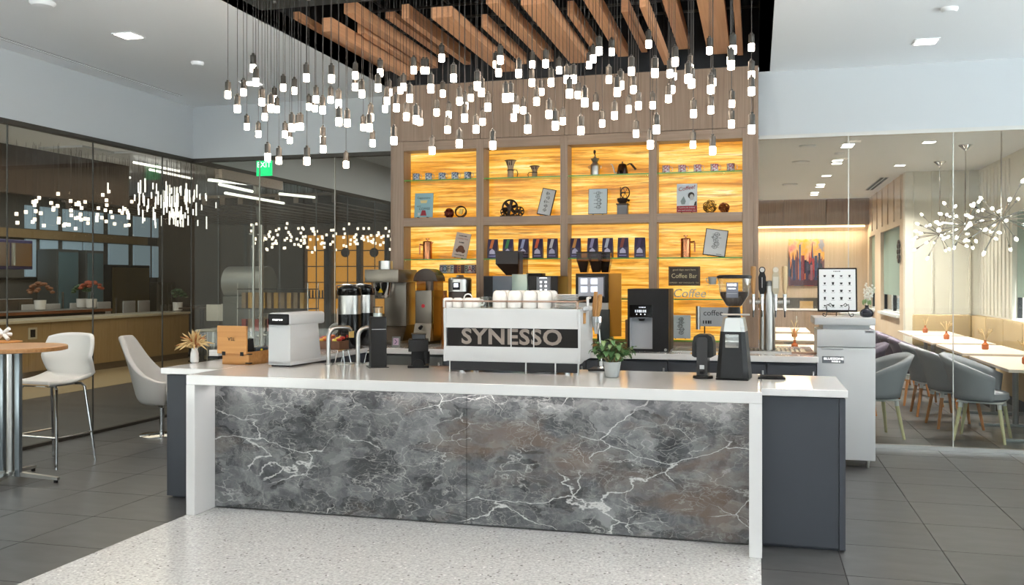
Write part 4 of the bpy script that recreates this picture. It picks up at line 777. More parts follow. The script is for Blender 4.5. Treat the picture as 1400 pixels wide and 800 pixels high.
t = thing('ring_ornament', 'dark bronze ring ornament beside the red wire ball', 'ornament', (sx(630), SY, ZB+.062), rot=(0, .25, 0))
MB().tube([(.06*math.cos(a*PI/12), 0, .055*math.sin(a*PI/12)) for a in range(24)], .006, 8, True).make('ring', BRONZE, t); MB().tube([(.05*math.cos(a*PI/12), .03*math.sin(a*PI/12), .05*math.sin(a*PI/12)) for a in range(24)], .005, 8, True).make('inner_ring', BRONZE, t); MB().box(-.015, .02, -.01, .01, -.025, .03).make('mesh_core', M('mesh_gold', 'b99a52', .4, .6), t)
for i, (px, hh, r) in enumerate(((698, .17, .052), (731, .105, .045))):
    t = thing('pour_over_brewer', ['taller glass pour-over brewer with dark rim on the glass shelf', 'shorter glass pour-over dripper with dark rim on the glass shelf'][i], 'brewer', (sx(px), SY, Z1))
    MB().lathe([(r*.6, 0), (r*.6, hh*.4), (r*.5, hh*.5), (r*.68, hh*.75), (r, hh), (r*.94, hh), (r*.62, hh*.75)], n=20).make('glass_body', M('smoky_carafe', 'a08a70', .15), t); MB().lathe([(r*1.05, hh), (r*1.2, hh+.004), (r*.9, hh+.01), (r*.85, hh)], n=20).make('rim', BRONZE, t)
    MB().lathe([(r*.64, hh*.42), (r*.66, hh*.45), (r*.6, hh*.5)], n=20).make('collar', BRONZE, t); s = 1-2*i
    MB().tube([(s*r*.6, 0, hh*.5), (s*r*1.3, -.01, hh*.45), (s*r*1.5, -.01, hh*.25), (s*r*1.35, -.01, .006)], .004, 6).make('strap_handle', BRONZE, t)
    for q in (-1, 0, 1): MB().box(q*r*.45-.004, q*r*.45+.004, -r*.86, -r*.8, hh*.72, hh*.99).make('rib', BRONZE, t)
# film reels
t = thing('film_reel_ornament', 'dark cast film reel bookend on the second upper shelf', 'ornament', (sx(698), SY, ZB))
def reel(cx, cz, r, y):
    m_ = MB(); n = 28
    m_.tube([(cx+r*.9*math.cos(2*PI*k/n), y, cz+r*.9*math.sin(2*PI*k/n)) for k in range(n)], r*.11, 8, True)
    m_.cyl((cx, y-.012, cz), (cx, y+.012, cz), r*.32, n=18)
    for k in range(6):
        a = k*PI/3+.26; m_.tube([(cx+r*.25*math.cos(a), y, cz+r*.25*math.sin(a)), (cx+r*.88*math.cos(a), y, cz+r*.88*math.sin(a))], [r*.2, r*.2], 8)
    return m_
reel(0, .09, .085, -.02).make('reel', BRONZE, t); reel(-.07, .055, .045, .03).make('reel', BRONZE, t); reel(.085, .055, .05, .03).make('reel', BRONZE, t); MB().box(-.1, .11, -.04, .05, 0, .014, .002, 1).make('base', BRONZE, t)
def sketch(t, W, zc, hh, seed, mat=INK):
    rr = random.Random(seed); m_ = MB(); s = W*.25
    for k in range(5):
        z = zc-hh/2+hh*k/4; w_ = s*rr.uniform(.35, 1); m_.box(-w_, w_, -.0045, -.003, z-.0015, z+.0015)
        x = rr.uniform(-s*.6, s*.6); m_.box(x-.0013, x+.0013, -.0045, -.003, z-hh*.12, z+hh*.12)
        m_.tube([(x*.5+s*.45*math.cos(a*PI/6), -.004, z+s*.35*math.sin(a*PI/6)) for a in range(12)], .0015, 4, True)
    m_.make('line_drawing', mat, t)
t, W = poster('framed_print', 'black framed sketch tilted on the second upper shelf', 'frame', 733, 752, 0, ZB, .285, PAPER, BLACK, rot=(-.18, .2, 0)); sketch(t, W, .15, .17, 3)
t = thing('coffee_boiler', 'small steel coffee mill with a crank knob on the glass shelf', 'mill', (sx(813.5), SY, Z1))
MB().lathe([(.044, 0), (.045, .09), (.042, .105), (.03, .12), (.026, .13), (.042, .16), (.04, .165), (.015, .172), (.012, .185), (.001, .186)], n=22).make('body', STEEL, t); MB().tube([(0, 0, .185), (.002, 0, .2), (-.006, 0, .21)], .005, 8).make('crank', BRONZE, t); MB().sph((-.004, 0, .23), .016, (.8, .8, 1.3)).make('knob', BRONZE, t)
for s in (-1, 1): MB().tube([(s*.043, 0, .095), (s*.06, 0, .09), (s*.058, 0, .07), (s*.044, 0, .065)], .004, 6).make('handle', STEEL, t)
t = thing('gooseneck_kettle', 'dark chrome gooseneck kettle on the glass shelf', 'kettle', (sx(851), SY, Z1))
MB().lathe([(.056, 0), (.055, .02), (.045, .075), (.035, .1), (.02, .108), (.006, .112), (.008, .122), (.001, .13)], n=22).make('body', M('dark_chrome', '6b5d58', .12, 1), t); MB().tube([(-.05, 0, .02), (-.075, 0, .02), (-.085, 0, .06), (-.1, 0, .1), (-.115, 0, .105)], [.009, .008, .006, .005, .004], 8).make('spout', STEEL, t); MB().tube([(.04, 0, .09), (.07, 0, .105), (.085, 0, .1), (.13, 0, .045)], [.005, .006, .01, .011], 8).make('handle', BRONZE, t)
t, W = poster('patent_print', 'white coffee pot patent print on the third upper shelf', 'print', 804, 830, 0, ZB, .265, M('print_blue_white', 'bcc8ce', .6), BLACK, fw=.004); sketch(t, W, .15, .14, 5)
t = thing('antique_mill', 'antique iron coffee mill with spoked flywheel on the shelf', 'mill', (sx(851), SY, ZB)); MB().box(-.048, .052, -.04, .06, 0, .095, .004, 1).make('drawer_box', M('iron_grey', '5a5c60', .4, .6), t); MB().box(-.056, .06, -.046, .066, .095, .108, .002, 1).make('lid_plate', BRONZE, t)
MB().lathe([(.03, .108), (.05, .13), (.055, .155), (.05, .16), (.001, .15)], n=18).make('bowl', BRONZE, t); n = 20; wc = (.03, -.03, .21)
m_ = MB().tube([(wc[0]+.042*math.cos(2*PI*k/n), wc[1], wc[2]+.055*math.sin(2*PI*k/n)) for k in range(n)], .006, 6, True)
for k in range(6): m_.tube([wc, (wc[0]+.042*math.cos(k*PI/3), wc[1], wc[2]+.055*math.sin(k*PI/3))], .003, 5)
m_.make('flywheel', BRONZE, t); MB().cyl((-.02, 0, .15), (-.02, 0, .27), .004, n=6).tube([(-.02, 0, .2), (.0, -.01, .215), wc], .008, 6).sph((.065, -.04, .135), .013).make('shaft', BRONZE, t)
t, W = poster('tin_sign', 'white retro Coffee tin sign with red caption band', 'sign', 925, 953, 0, ZB, .29, M('sign_white', 'c5cdd2', .6))
text('lettering', 'Coffee!', .054, RED, t, (-.005, -.004, .245), (PI/2, -.15, 0), shear=.25); MB().box(-W/2+.002, W/2-.002, -.003, .0, .014, .075).make('caption_band', RED, t)
text('lettering', "If you're not shaking,", .0185, PAPER, t, (0, -.005, .058)); text('lettering', 'you need another cup', .0185, PAPER, t, (0, -.005, .032))
MB().sph((.04, -.002, .175), .03, (1, .1, 1.1)).make('hair_print', M('print_dark', '35302f', .6), t); MB().sph((.045, -.005, .158), .024, (.85, .1, 1.2)).make('face_print', M('print_grey', 'b5b3b0', .6), t); MB().prism([(.02, .075), (.085, .075), (.08, .115), (.05, .13), (.025, .115)], -.004, 0).make('blouse_print', M('print_pale', 'd5d9da', .6), t); MB().prism([(-.06, .12), (-.03, .17), (-.01, .12), (-.02, .09), (-.05, .09)], -.004, 0).make('cup_print', M('print_mid', '7d8a8c', .6), t); MB().prism([(.065, .076), (.09, .076), (.09, .12), (.075, .11)], -.0045, 0).make('sleeve_print', MATS['print_dark'], t)
wireball('wire_polyhedron', 'larger gold wire ornament beside the Coffee tin sign', 970.5, ZB, .062, M('gold_wire', '7d5a25', .35, .7), 8, .004); wireball('wire_ball', 'small copper strap ball at the right end of the shelf', 990, ZB, .047, M('copper_strap', '8a4a25', .4, .6), 7, .007)
def press(px, label, side):
    t = thing('french_press', label, 'french press', (sx(px), SY, Z2)); r = .047
    MB().lathe([(r, 0), (r, .17), (r*1.03, .175), (r*.9, .182), (.012, .186), (.001, .187)], n=24).make('body', COPPER, t); MB().cyl((0, 0, .186), (0, 0, .2), .007, n=8).cyl((0, 0, .2), (0, 0, .21), .02, n=14).make('plunger', COPPER, t)
    MB().tube([(side*r*.95, 0, .145), (side*r*1.75, 0, .15), (side*r*1.8, 0, .13), (side*r*1.8, 0, .05)], .008, 8).make('handle', COPPER, t); MB().prism([(-side*r*.95, .172), (-side*r*1.35, .172), (-side*r*.95, .15)], -.01, .01).make('lip', COPPER, t)
press(584.5, 'copper french press with its handle to the left, left shelf', -1); press(937.5, 'copper french press with its handle to the right, right shelf', 1)
t, W = poster('tin_sign', 'cream coffee sign tilted on the left lower shelf easel', 'sign', 617, 637, 0, Z2, .27, M('sign_cream', 'c9b9ac', .6), rot=(-.15, .17, 0)); scrawl(t, 0, -.004, .238, .09, .01, INK, 7); text('lettering', 'COFFEE YOU', .019, RED, t, (0, -.004, .208)); scrawl(t, 0, -.004, .17, .06, .012, INK, 4); MB().sph((0, -.002, .105), .035, (1, .1, 1)).sph((-.03, -.003, .085), .02, (1, .1, 1)).sph((.03, -.003, .085), .022, (1, .1, 1)).make('bean_print', M('print_brown', '6b4532', .6), t); scrawl(t, 0, -.004, .04, .1, .009, INK, 9)
# licence-plate style letters on the onyx
x0, x1 = sx(601, 8.9), sx(650, 8.9); W = x1-x0; zc = PY(625, 368, 8.9).z; t = thing('plate_sign', 'colourful metal plate sign reading COFFEE BAR', 'sign', ((x0+x1)/2, 8.9, zc)); MB().box(-W/2, W/2, 0, .045, -.045, .045, .002, 1).make('backing', M('plate_back', '5a4340', .5), t)
pc = ['b7a9b5', '9cb0c4', 'd8c9a8', 'c5cdd0', '8f4a3f', 'd28a4a', None, 'b3b9a2', 'd5ccc4', 'a58f98']
for k, ch in enumerate('COFFEE BAR'):
    if ch == ' ': continue
    xx = -W/2+W*(k+.5)/10; pl = MB().box(xx-W/21, xx+W/21, -.004, .001, -.04, .04).make('letter_plate', M('plate%d' % k, pc[k], .4), t); text('lettering', ch, .08, RED if k in (8,) else M('plate_ink', '2e3c55', .5), pl, (xx, -.005, 0), sx=.85)
# coffee bags
STR = ['d07a45', '4a8a55', '9aa3c4', 'd0603a', 'c9ccd4', 'c58a45', '8f8ab0', 'b5bccb', '8a4a3f', '463a66']
for i, px in enumerate((674, 695, 716, 735.5, 755.5, 787, 810.5, 831, 852, 875)):
    bay = 'second' if i < 5 else 'third'; t = thing('coffee_bag', 'purple coffee bag standing on the glass shelf of the %s bay, %s from the left' % (bay, ORD[i % 5]), 'coffee bag', (sx(px), SY, Z2), 0, 'purple coffee bags on the shelf')
    W = .052; MB().hexa([(-W, -.03, 0), (W, -.03, 0), (W, .03, 0), (-W, .03, 0)], [(-W, -.028, .1), (W, -.028, .1), (W, .03, .1), (-W, .03, .1)]).hexa([(-W, -.028, .1), (W, -.028, .1), (W, .03, .1), (-W, .03, .1)], [(-W*.96, -.004, .195), (W*.96, -.004, .195), (W*.96, .004, .195), (-W*.96, .004, .195)]).make('pouch', PURP, t)
    MB().hexa([(-.03, -.0295, .1), (.0, -.0295, .1), (.0, -.027, .1), (-.03, -.027, .1)], [(-.012, -.0065, .19), (.018, -.0065, .19), (.018, -.004, .19), (-.012, -.004, .19)]).make('stripe', M('stripe%d' % i, STR[i], .4), t)
    MB().prism([(-.03, .045), (.03, .045), (.026, .075), (.0, .098), (-.026, .075)], -.0335, -.029).make('emblem', M('emblem_lilac', 'b9b5cf', .4), t); MB().box(-.035, .035, -.033, -.029, .018, .03).make('name_band', M('band_violet', '7d76a8', .4), t)
t, W = poster('framed_print', 'black framed espresso machine patent print, right shelf', 'frame', 960, 991, 0, Z2, .27, PAPER, BLACK, rot=(-.15, .13, 0)); sketch(t, W, .16, .12, 9); MB().box(.02, .07, -.0045, -.003, .03, .034).make('signature', INK, t)
# coffee bar sign
x0, x1 = sx(914, 8.9), sx(957, 8.9); W = x1-x0; zc = PY(935, 377.5, 8.9).z; t = thing('black_sign', 'black Coffee Bar sign with cream lettering on the onyx', 'sign', ((x0+x1)/2, 8.9, zc)); H2 = .092; MB().box(-W/2, W/2, 0, .05, -H2, H2, .002, 1).make('board', M('board_brown', '3b2f28', .5), t)
GOLD = M('sign_gold', 'd9c9a0', .5); text('lettering', 'Coffee Bar', .062, GOLD, t, (0, -.004, .0), sx=.9); text('lettering', 'good days start here', .026, GOLD, t, (0, -.004, .06)); text('lettering', 'ESPRESSO · HOT CHOCOLATE · TEA', .017, GOLD, t, (0, -.004, -.065)); m_ = MB()
for zz in (H2-.008, -H2+.008): m_.box(-W/2+.008, W/2-.008, -.003, 0, zz-.001, zz+.001)
for xx in (-W/2+.008, W/2-.008): m_.box(xx-.001, xx+.001, -.003, 0, -H2+.008, H2-.008)
m_.make('border', M('sign_copper', '9c7550', .5), t)
t = thing('letter_ornament', 'grey freestanding script word Coffee on the glass shelf', 'letters', (sx(942), SY, Z3)); text('word', 'Coffee', .115, M('letter_grey', 'b7b4ae', .45), t, (0, 0, .047), ext=.012, shear=.2, sx=1.0)
x = sx(983); t = thing('acrylic_riser', 'clear acrylic riser on the right glass shelf', 'stand', (x, SY, Z3)); MB().box(-.1, -.095, -.03, .06, 0, .13).box(.06, .065, -.03, .06, 0, .13).box(-.1, .065, -.03, .06, .13, .135).make('riser', GLASSC, t)
t = thing('small_jug', 'small grey jug standing on the acrylic riser', 'jug', (x-.06, SY, Z3+.136)); MB().lathe([(.03, 0), (.034, .01), (.04, .07), (.036, .07), (.03, .012), (.001, .012)], n=16).make('body', CONC, t); MB().tube([(-.03, 0, .06), (-.06, 0, .055), (-.05, 0, .02), (-.03, 0, .015)], .004, 6).make('handle', CONC, t)
t, W = poster('patent_print', 'white coffee mill patent print on the lowest right shelf', 'print', 917, 944, 0, Z4, .235, M('print_white', 'c9cfd3', .6), None); sketch(t, W, .13, .13, 14)
t = thing('scroll_sign', 'silver rolled metal sign reading coffee, lowest right shelf', 'sign', (sx(978), SY, Z4)); MB().box(-.15, .16, 0, .006, .13, .31, .002, 1).make('sheet', M('sheet_silver', 'a9abb0', .35, .4), t); MB().cyl((-.16, 0, .1), (-.16, 0, .32), .022, n=14).make('roll', STEEL, t); text('lettering', 'coffee', .075, INK, t, (-.02, -.004, .255)); scrawl(t, -.07, -.004, .17, .09, .03, INK, 4); MB().tube([(.07, -.003, .2), (.08, -.003, .15), (.12, -.003, .15), (.13, -.003, .2), (.07, -.003, .2)], .004, 5).make('cup_outline', INK, t); MB().cyl((-.1, .01, 0), (-.1, .01, .14), .006, n=8).cyl((.1, .01, 0), (.1, .01, .14), .006, n=8).make('stand_foot', BLACK, t)
# ================================================================ LEFT SEATING
p = PZ(14, 658, 0); t = thing('bar_table', 'round oak bar table on a steel column at the left edge', 'table', (p.x, p.y, 0))
MB().lathe([(.38, 1.0), (.4, 1.005), (.4, 1.03), (.395, 1.035), (.001, 1.035)], n=48).make('table_top', OAKT, t)
MB().cyl((0, 0, .05), (0, 0, 1.0), .03, n=18).make('column', STEEL, t)
for s in (-1, 1): MB().box(s*.075-.022, s*.075+.022, -.018, .018, .04, 1.0, .004).make('side_rail', M('satin_aluminium', 'aebac2', .3, .9), t)
MB().box(-.12, .12, -.08, .08, .985, 1.0).make('mounting_plate', STEEL, t)
for a in (.12, .12+PI, -1.25, -1.25+PI):
    d = Vector((math.cos(a), math.sin(a), 0)); n_ = Vector((-d.y, d.x, 0))*.02; lo = [d*.03-n_, d*.4-n_*.8, d*.4+n_*.8, d*.03+n_]
    f = MB().hexa([v+Vector((0, 0, .045)) for v in (lo[0], lo[3])]+[lo[2]+Vector((0, 0, .022)), lo[1]+Vector((0, 0, .022))], [v+Vector((0, 0, .08)) for v in (lo[0], lo[3])]+[lo[2]+Vector((0, 0, .042)), lo[1]+Vector((0, 0, .042))]).make('foot', STEEL, t)
    MB().cyl((d.x*.38, d.y*.38, 0), (d.x*.38, d.y*.38, .024), .016, n=10).make('glide', BLACK, f)
tz_ = 1.035; m0 = PZ(4, 468, tz_)
t = thing('woven_mat', 'round orange woven mat on the oak bar table', 'mat', (m0.x, m0.y, tz_)); MB().lathe([(.14, 0), (.145, .004), (.14, .009), (.001, .009)], n=28).make('mat', M('orange_rattan', 'c98a45', .7), t)
t = thing('jack_sculpture', 'white jack-shaped sculpture on the woven mat', 'sculpture', (m0.x-.0, m0.y, tz_+.009)); m_ = MB()
for d in (Vector((.7, 0, .5)), Vector((-.7, .1, .5)), Vector((.1, .8, -.1))): d.normalize(); m_.cyl(Vector((0, 0, .06))-d*.075, Vector((0, 0, .06))+d*.075, .016, n=14)
m_.make('jack', PORC, t)
# white bar stool
p1 = PZ(108, 645, 0); p2 = PZ(30, 633, 0); p3 = PZ(118, 628, 0)
t = thing('bar_stool', 'white shell bar stool with chrome frame beside the oak table', 'stool', ((p2.x+p3.x)/2+.06, (p1.y+p3.y)/2+.02, 0), -.1)
def shell(u, v):
    x = (u-.5)*2
    if v < .45: f = v/.45; return Vector((x*(.2+.05*f), -.24+.42*f, .70-.02*math.sin(f*PI)+.05*abs(x)**3*f))
    f = (v-.45)/.55; wd = .25+.04*math.sin(f*PI*.8)-.03*f; return Vector((x*wd, .18+.05*f+.04*math.sin(f*PI/2)-.13*x*x*(1-.2*f)*min(1, f*2.2), .70+.05*abs(x)**3*(1-f)+.385*f-.03*abs(x)**4*f))
so_ = MB().grid(shell, 21, 25).make('seat_shell', UPH, t, 80); sm = so_.modifiers.new('solid', 'SOLIDIFY'); sm.thickness = .032; sm.offset = 0
sp = MB().tube([shell(u/20, .0)*1.0-Vector((0, 0, .016)) for u in range(21)], .006, 6).make('wood_edge', M('ply_edge', 'c9a87c', .5), t)
for s in (-1, 1):
    MB().tube([(s*.05, -.13, .665), (s*.17, -.15, .665), (s*.195, -.16, .64), (s*.25, -.21, .0)], .012, 10).make('front_leg', CHROME, t); MB().tube([(s*.05, .12, .665), (s*.16, .13, .665), (s*.185, .14, .64), (s*.235, .21, 0)], .012, 10).make('rear_leg', CHROME, t)
    MB().tube([(s*.222, -.186, .25), (s*.22, .176, .25)], .008, 8).make('side_rail', CHROME, t)
MB().tube([(-.222, -.186, .25), (.222, -.186, .25)], .008, 8).make('foot_rest', CHROME, t); MB().box(-.1, .1, -.14, .13, .655, .675).make('mount', STEEL, t)
# swivel lounge chair
p = PZ(212, 594, 0); t = thing('lounge_chair', 'pale grey swivel lounge chair with high curved back', 'chair', (p.x+.08, p.y, 0), PI/2+.3)
def lshell(u, v):
    th = (u-.5)*2*2.05; hi = .54+.43*(math.cos(th/2)**4) if True else 0
    hi = .55+.44*min(1, 1.3*max(0, math.cos(th*.62))**5); z = .33+(hi-.33)*v; r = .17+.13*v**.45-.02*v; back = .12*v*v*max(0, math.cos(th))
    return Vector((r*math.sin(th)*1.0, r*math.cos(th)*1.0+back, z))
lo_ = MB().grid(lshell, 41, 17).make('shell', M('pale_grey_leather', 'c4c2bf', .45), t, 80); sm = lo_.modifiers.new('solid', 'SOLIDIFY'); sm.thickness = .05; sm.offset = 0
ss = lo_.modifiers.new('sub', 'SUBSURF'); ss.levels = 1; ss.render_levels = 1
MB().lathe([(.001, .3), (.12, .31), (.22, .36), (.25, .42), (.24, .46), (.001, .47)], n=32).make('seat', MATS['pale_grey_leather'], t); MB().cyl((0, 0, .02), (0, 0, .31), .025, n=16).lathe([(.025, .27), (.06, .31), (.001, .312)], n=16).make('pedestal', CHROME, t); MB().lathe([(.22, 0), (.22, .006), (.2, .014), (.03, .022), (.001, .022)], n=36).make('base_disc', CHROME, t)
# ================================================================ FAR BAR BEHIND THE LEFT GLASS
t = thing('far_bar_counter', 'oak fronted bar counter with pale top seen through the left glass', 'counter', (-10.9, 0, 0)); W = .46
for k in range(15): MB().box(0, .02, 9.0+W*k+.003, 9.0+W*(k+1)-.003, .12, .88).make('front_panel', OAK, t)
MB().box(-.6, 0, 9, 15.9, .0, .88).make('carcass', OAK, t); MB().box(.0, .004, 9, 15.9, 0, .12).make('plinth', M('plinth_brown', '6a5a48', .6), t); MB().box(-.7, .06, 8.95, 15.95, .88, .925, .003, 1).make('top', M('cream_top', 'cfc7b0', .25), t)
p = PX(45, 456, -10.87); MB().box(.021, .028, p.y-.09, p.y+.09, p.z-.09, p.z+.09).make('socket_plate', MATS['cream_top'], t); MB().box(.029, .032, p.y-.05, p.y+.05, p.z-.06, p.z+.06).make('socket_pair', BLACK, t)
t = thing('dark_counter', 'dark counter with copper edge behind the far oak bar', 'counter', (-11.7, 0, 0)); MB().box(-.6, .0, 9, 14.5, .0, .97).make('base', MATTE, t); MB().box(-.65, .06, 9, 14.6, .97, 1.02, .004, 1).make('top', DSTEEL, t); MB().box(.06, .07, 9, 14.6, .97, 1.02).make('copper_edge', COPPER, t)
def bchair(x, y, label, rz=PI/2):
    t = thing('far_bar_chair', label, 'chair', (x, y, 0), rz, 'white bar chairs behind the far bar')
    MB().box(-.2, .2, .16, .19, .8, 1.1, .012).make('backrest', UPH, t); MB().box(-.2, .2, -.18, .18, .62, .66, .012).make('seat', UPH, t)
    for a in (-1, 1):
        for b_ in (-1, 1): MB().cyl((a*.18, b_*.17, 0), (a*.16, b_*.15, .62), .012, n=8).make('leg', CHROME, t)
for i, px in enumerate((52, 82, 116, 152, 186, 206)):
    q = PX(px, 420, -12.75-(.2 if i > 2 else 0)); bchair(q.x, q.y, 'white bar chair back above the far oak bar, %s from the left' % ORD[i])
for i, px in enumerate((288, 308)): q = PY(px, 425, 14.6+.5*i); bchair(q.x, 14.6+.5*i, 'white chair seen through the glass above the tea box, %s one' % ('left' if i == 0 else 'right'), 0)
def far_plant(px, py, X_, mat, label, r=.16, n=26, pot=1):
    q = PX(px, py, X_); t = thing('far_plant', label, 'plant', (q.x, q.y, 1.02 if X_ < -11.5 else .926)); rr = random.Random(int(px))
    MB().lathe([(.06, 0), (.09, .02), (.1, .18), (.001, .17)], n=14).make('pot', PORC if pot else CONC, t); m_ = MB()
    for k in range(n): a = rr.uniform(0, 6.28); b_ = rr.uniform(.1, 1.3); m_.sph((r*math.cos(a)*math.sin(b_), r*math.sin(a)*math.sin(b_), .24+r*1.2*math.cos(b_)), .045, (1, 1, .6), 6, 5)
    m_.make('foliage', mat, t)
far_plant(55, 405, -11.95, M('dried_brown', '8a5d42', .8), 'brown dried bouquet behind the far oak bar', .2); far_plant(125, 405, -11.95, RUST, 'rust red dried bouquet behind the far oak bar', .22); far_plant(243, 410, -11.2, LEAFD, 'green potted plant at the end of the far oak bar', .16); far_plant(112, 398, -12.2, LEAFD, 'green plant behind the rust red bouquet', .16)
# kitchen units along the far wall; the first two stand in for a reflection
def unit(name, label, cat, px0, px1, X_, z0, z1, mat, rows, mat2=None):
    a = PX(px0, 400, X_).y; b_ = PX(px1, 400, X_).y; t = thing(name, label, cat, (X_, a, 0)); L = b_-a
    MB().box(-.5, 0, 0, L, z0, z1, .01, 1).make('body', mat, t); n = max(1, rows)
    for k in range(n): d_ = MB().box(0, .015, .04+(L-.04)*k/n, (L-.04)*(k+1)/n, z0+.06, z1-.06).make('door', mat2 or mat, t); MB().box(.016, .05, .1+(L-.04)*k/n, .13+(L-.04)*k/n, (z0+z1)/2-.2, (z0+z1)/2+.2).make('handle', STEEL, d_)
    return t
unit('reflection_box', 'steel and purple box standing in for a reflection in the left glass', 'hood', -20, 45, -13.3, 1.75, 2.3, M('reflection_purple', '55517a', .4), 2, STEEL); unit('reflection_base', 'steel box added below the purple reflection stand-in', 'range', -20, 45, -13.3, 0, 1.2, DSTEEL, 3); unit('reach_in_fridge', 'glass door upright fridge behind the far bar', 'fridge', 78, 108, -14.05, 0, 2.2, GREYD, 1, M('fridge_glass', '6f8a90', .1)); unit('reach_in_fridge', 'wider glass door fridge left of the big oven', 'fridge', 118, 142, -14.05, 0, 2.2, GREYD, 1, MATS['fridge_glass']); unit('deck_oven', 'wide dark oven with a brass shelf behind the far bar', 'oven', 152, 205, -14.0, 0, 1.9, MATTE, 1, M('oven_brass', '8a7a55', .35, .7)); unit('sideboard', 'dim steel sideboard seen behind the green plant', 'sideboard', 215, 240, -14.05, 0, 1.5, DSTEEL, 4)
# windows lettering, oven shelf etc. seen through the glass
# chandelier of white glass tubes
q = PX(230, 290, -9.6); t = thing('tube_chandelier', 'cluster chandelier of short glowing glass tubes behind the left glass', 'chandelier', (q.x, q.y, ZL)); MB().box(-.5, .5, -1.1, 1.1, -.04, 0, .005, 1).make('canopy', WHITEP, t); rr = random.Random(3)
tb = MB().cyl((0, 0, 0), (0, 0, .17), .011, n=8).make('glass_tube', M('glow_tube', 'ffffff', .3, emit=1.6)); TBM = tb.data; bpy.data.objects.remove(tb)
wr = MB().cyl((0, 0, 0), (0, 0, 1), .002, n=4).make('wire', CORD); WRM = wr.data; bpy.data.objects.remove(wr)
for k in range(95):
    x, y, z = rr.uniform(-.45, .45), rr.gauss(0, .38), rr.uniform(2.42, 3.02)-ZL
    y = max(-1.0, min(1.0, y*1.25)); o = put('glass_tube', TBM, t, (x, y, z)); o.scale = (1, 1, rr.choice((.6, 1, 1.3))); w_ = put('wire', WRM, t, (x, y, z+.2)); w_.scale = (1, 1, -z-.24)
pb = MB().cyl((0, 0, 0), (0, 0, .05), .024, n=8).make('bulb', M('far_bulb', 'fff0e0', .4, emit=3)); PBM = pb.data; bpy.data.objects.remove(pb)
def cluster(label, pxr, pyr, n, seed, plane):
    rr = random.Random(seed); c0 = plane((pxr[0]+pxr[1])/2, 290); t = thing('pendant_cluster', label, 'chandelier', (c0.x, c0.y, ZL)); MB().box(-.4, .4, -.4, .4, -.03, 0).make('canopy', WHITEP, t)
    for k in range(n):
        q = plane(rr.uniform(*pxr), rr.triangular(pyr[0], pyr[1], (pyr[0]+pyr[1])/2)); q = q+Vector((rr.uniform(-.3, .3), rr.uniform(-.3, .3), 0)); l = q-Vector((c0.x, c0.y, ZL)); put('bulb', PBM, t, l); w_ = put('wire', WRM, t, l+Vector((0, 0, .05))); w_.scale = (1, 1, -l.z-.06)
cluster('loose cluster of small warm pendant bulbs before the far windows', (38, 178), (262, 318), 62, 5, lambda a, b_: PX(a, b_, -10.2)); cluster('dense cluster of tiny pendant bulbs before the far lit shelves', (352, 528), (306, 348), 130, 6, lambda a, b_: PY(a, b_, 17.0))
# linear strips in the far ceiling
for i, (a, b_) in enumerate((((85, 230), (178, 243)), ((183, 222), (245, 234)), ((205, 232), (262, 244)), ((285, 246), (337, 251)), ((300, 252), (345, 262)), ((308, 264), (388, 278)), ((382, 265), (430, 270)))):
    zz = ZL-.1 if i < 3 else 2.86; u, v = PZ(*a, zz), PZ(*b_, zz); t = thing('linear_light', 'thin white linear ceiling light seen through the left glass, %s from left' % ORD[i], 'light', (u.x, u.y, zz), 0, 'linear ceiling lights of the far room'); MB().tube([(0, 0, 0), v-u], .022, 6).make('diffuser', M('linear_white', 'ffffff', .4, emit=2.5), t); MB().cyl(((v-u)/2), ((v-u)/2)+Vector((0, 0, ZL-zz)), .006, n=5).make('hanger', SOCKET, t)
area('far_room_fill', (-9, 12, 3.4), (0, 0, 0), 3, 8, 130, (1, .9, .76)); area('far_room_fill', (-12.8, 13, 3.3), (0, 0, 0), 2, 8, 90, (.9, .95, 1)); area('corridor_fill', (-5, 14, 3.5), (0, 0, 0), 1, 6, 50, (1, .95, .88))  # added fill lights without fixtures, brighten the far room and corridor
# lit timber shelves at the end of the far room
for i, (x0, x1) in enumerate(((422, 448), (458, 492), (498, 530))):
    a, b_ = PY(x0, 322, 19.9), PY(x1, 430, 19.9); t = thing('lit_shelf', ['left backlit amber shelf bay in the far room', 'middle backlit amber shelf bay in the far room', 'right backlit amber shelf bay in the far room'][i], 'shelving', (a.x, 19.8, b_.z), 0, 'far backlit shelf bays'); W = b_.x-a.x; hh = a.z-b_.z
    MB().box(0, W, .05, .1, 0, hh).make('amber_panel', M('far_amber', 'b07a2c', .5, emit=1.3, ecol='c98a30'), t)
    for x in (-.05, W): MB().box(x, x+.05, -.1, .1, -b_.z, hh).make('post', DKWOOD, t)
    for k in range(5): MB().box(0, W, -.1, .05, hh*k/5, hh*k/5+.02).make('shelf', DKWOOD, t)
    for k in range(5): MB().cyl((W*(.15+.17*k), 0, hh*.2+.02), (W*(.15+.17*k), 0, hh*.2+.2), .02, n=8).make('bottle_shape', BRONZE, t)
    if i: MB().cyl((W/2, -.02, hh*.78), (W/2, .0, hh*.78), .11, n=20).make('round_plaque', BRONZE, t)
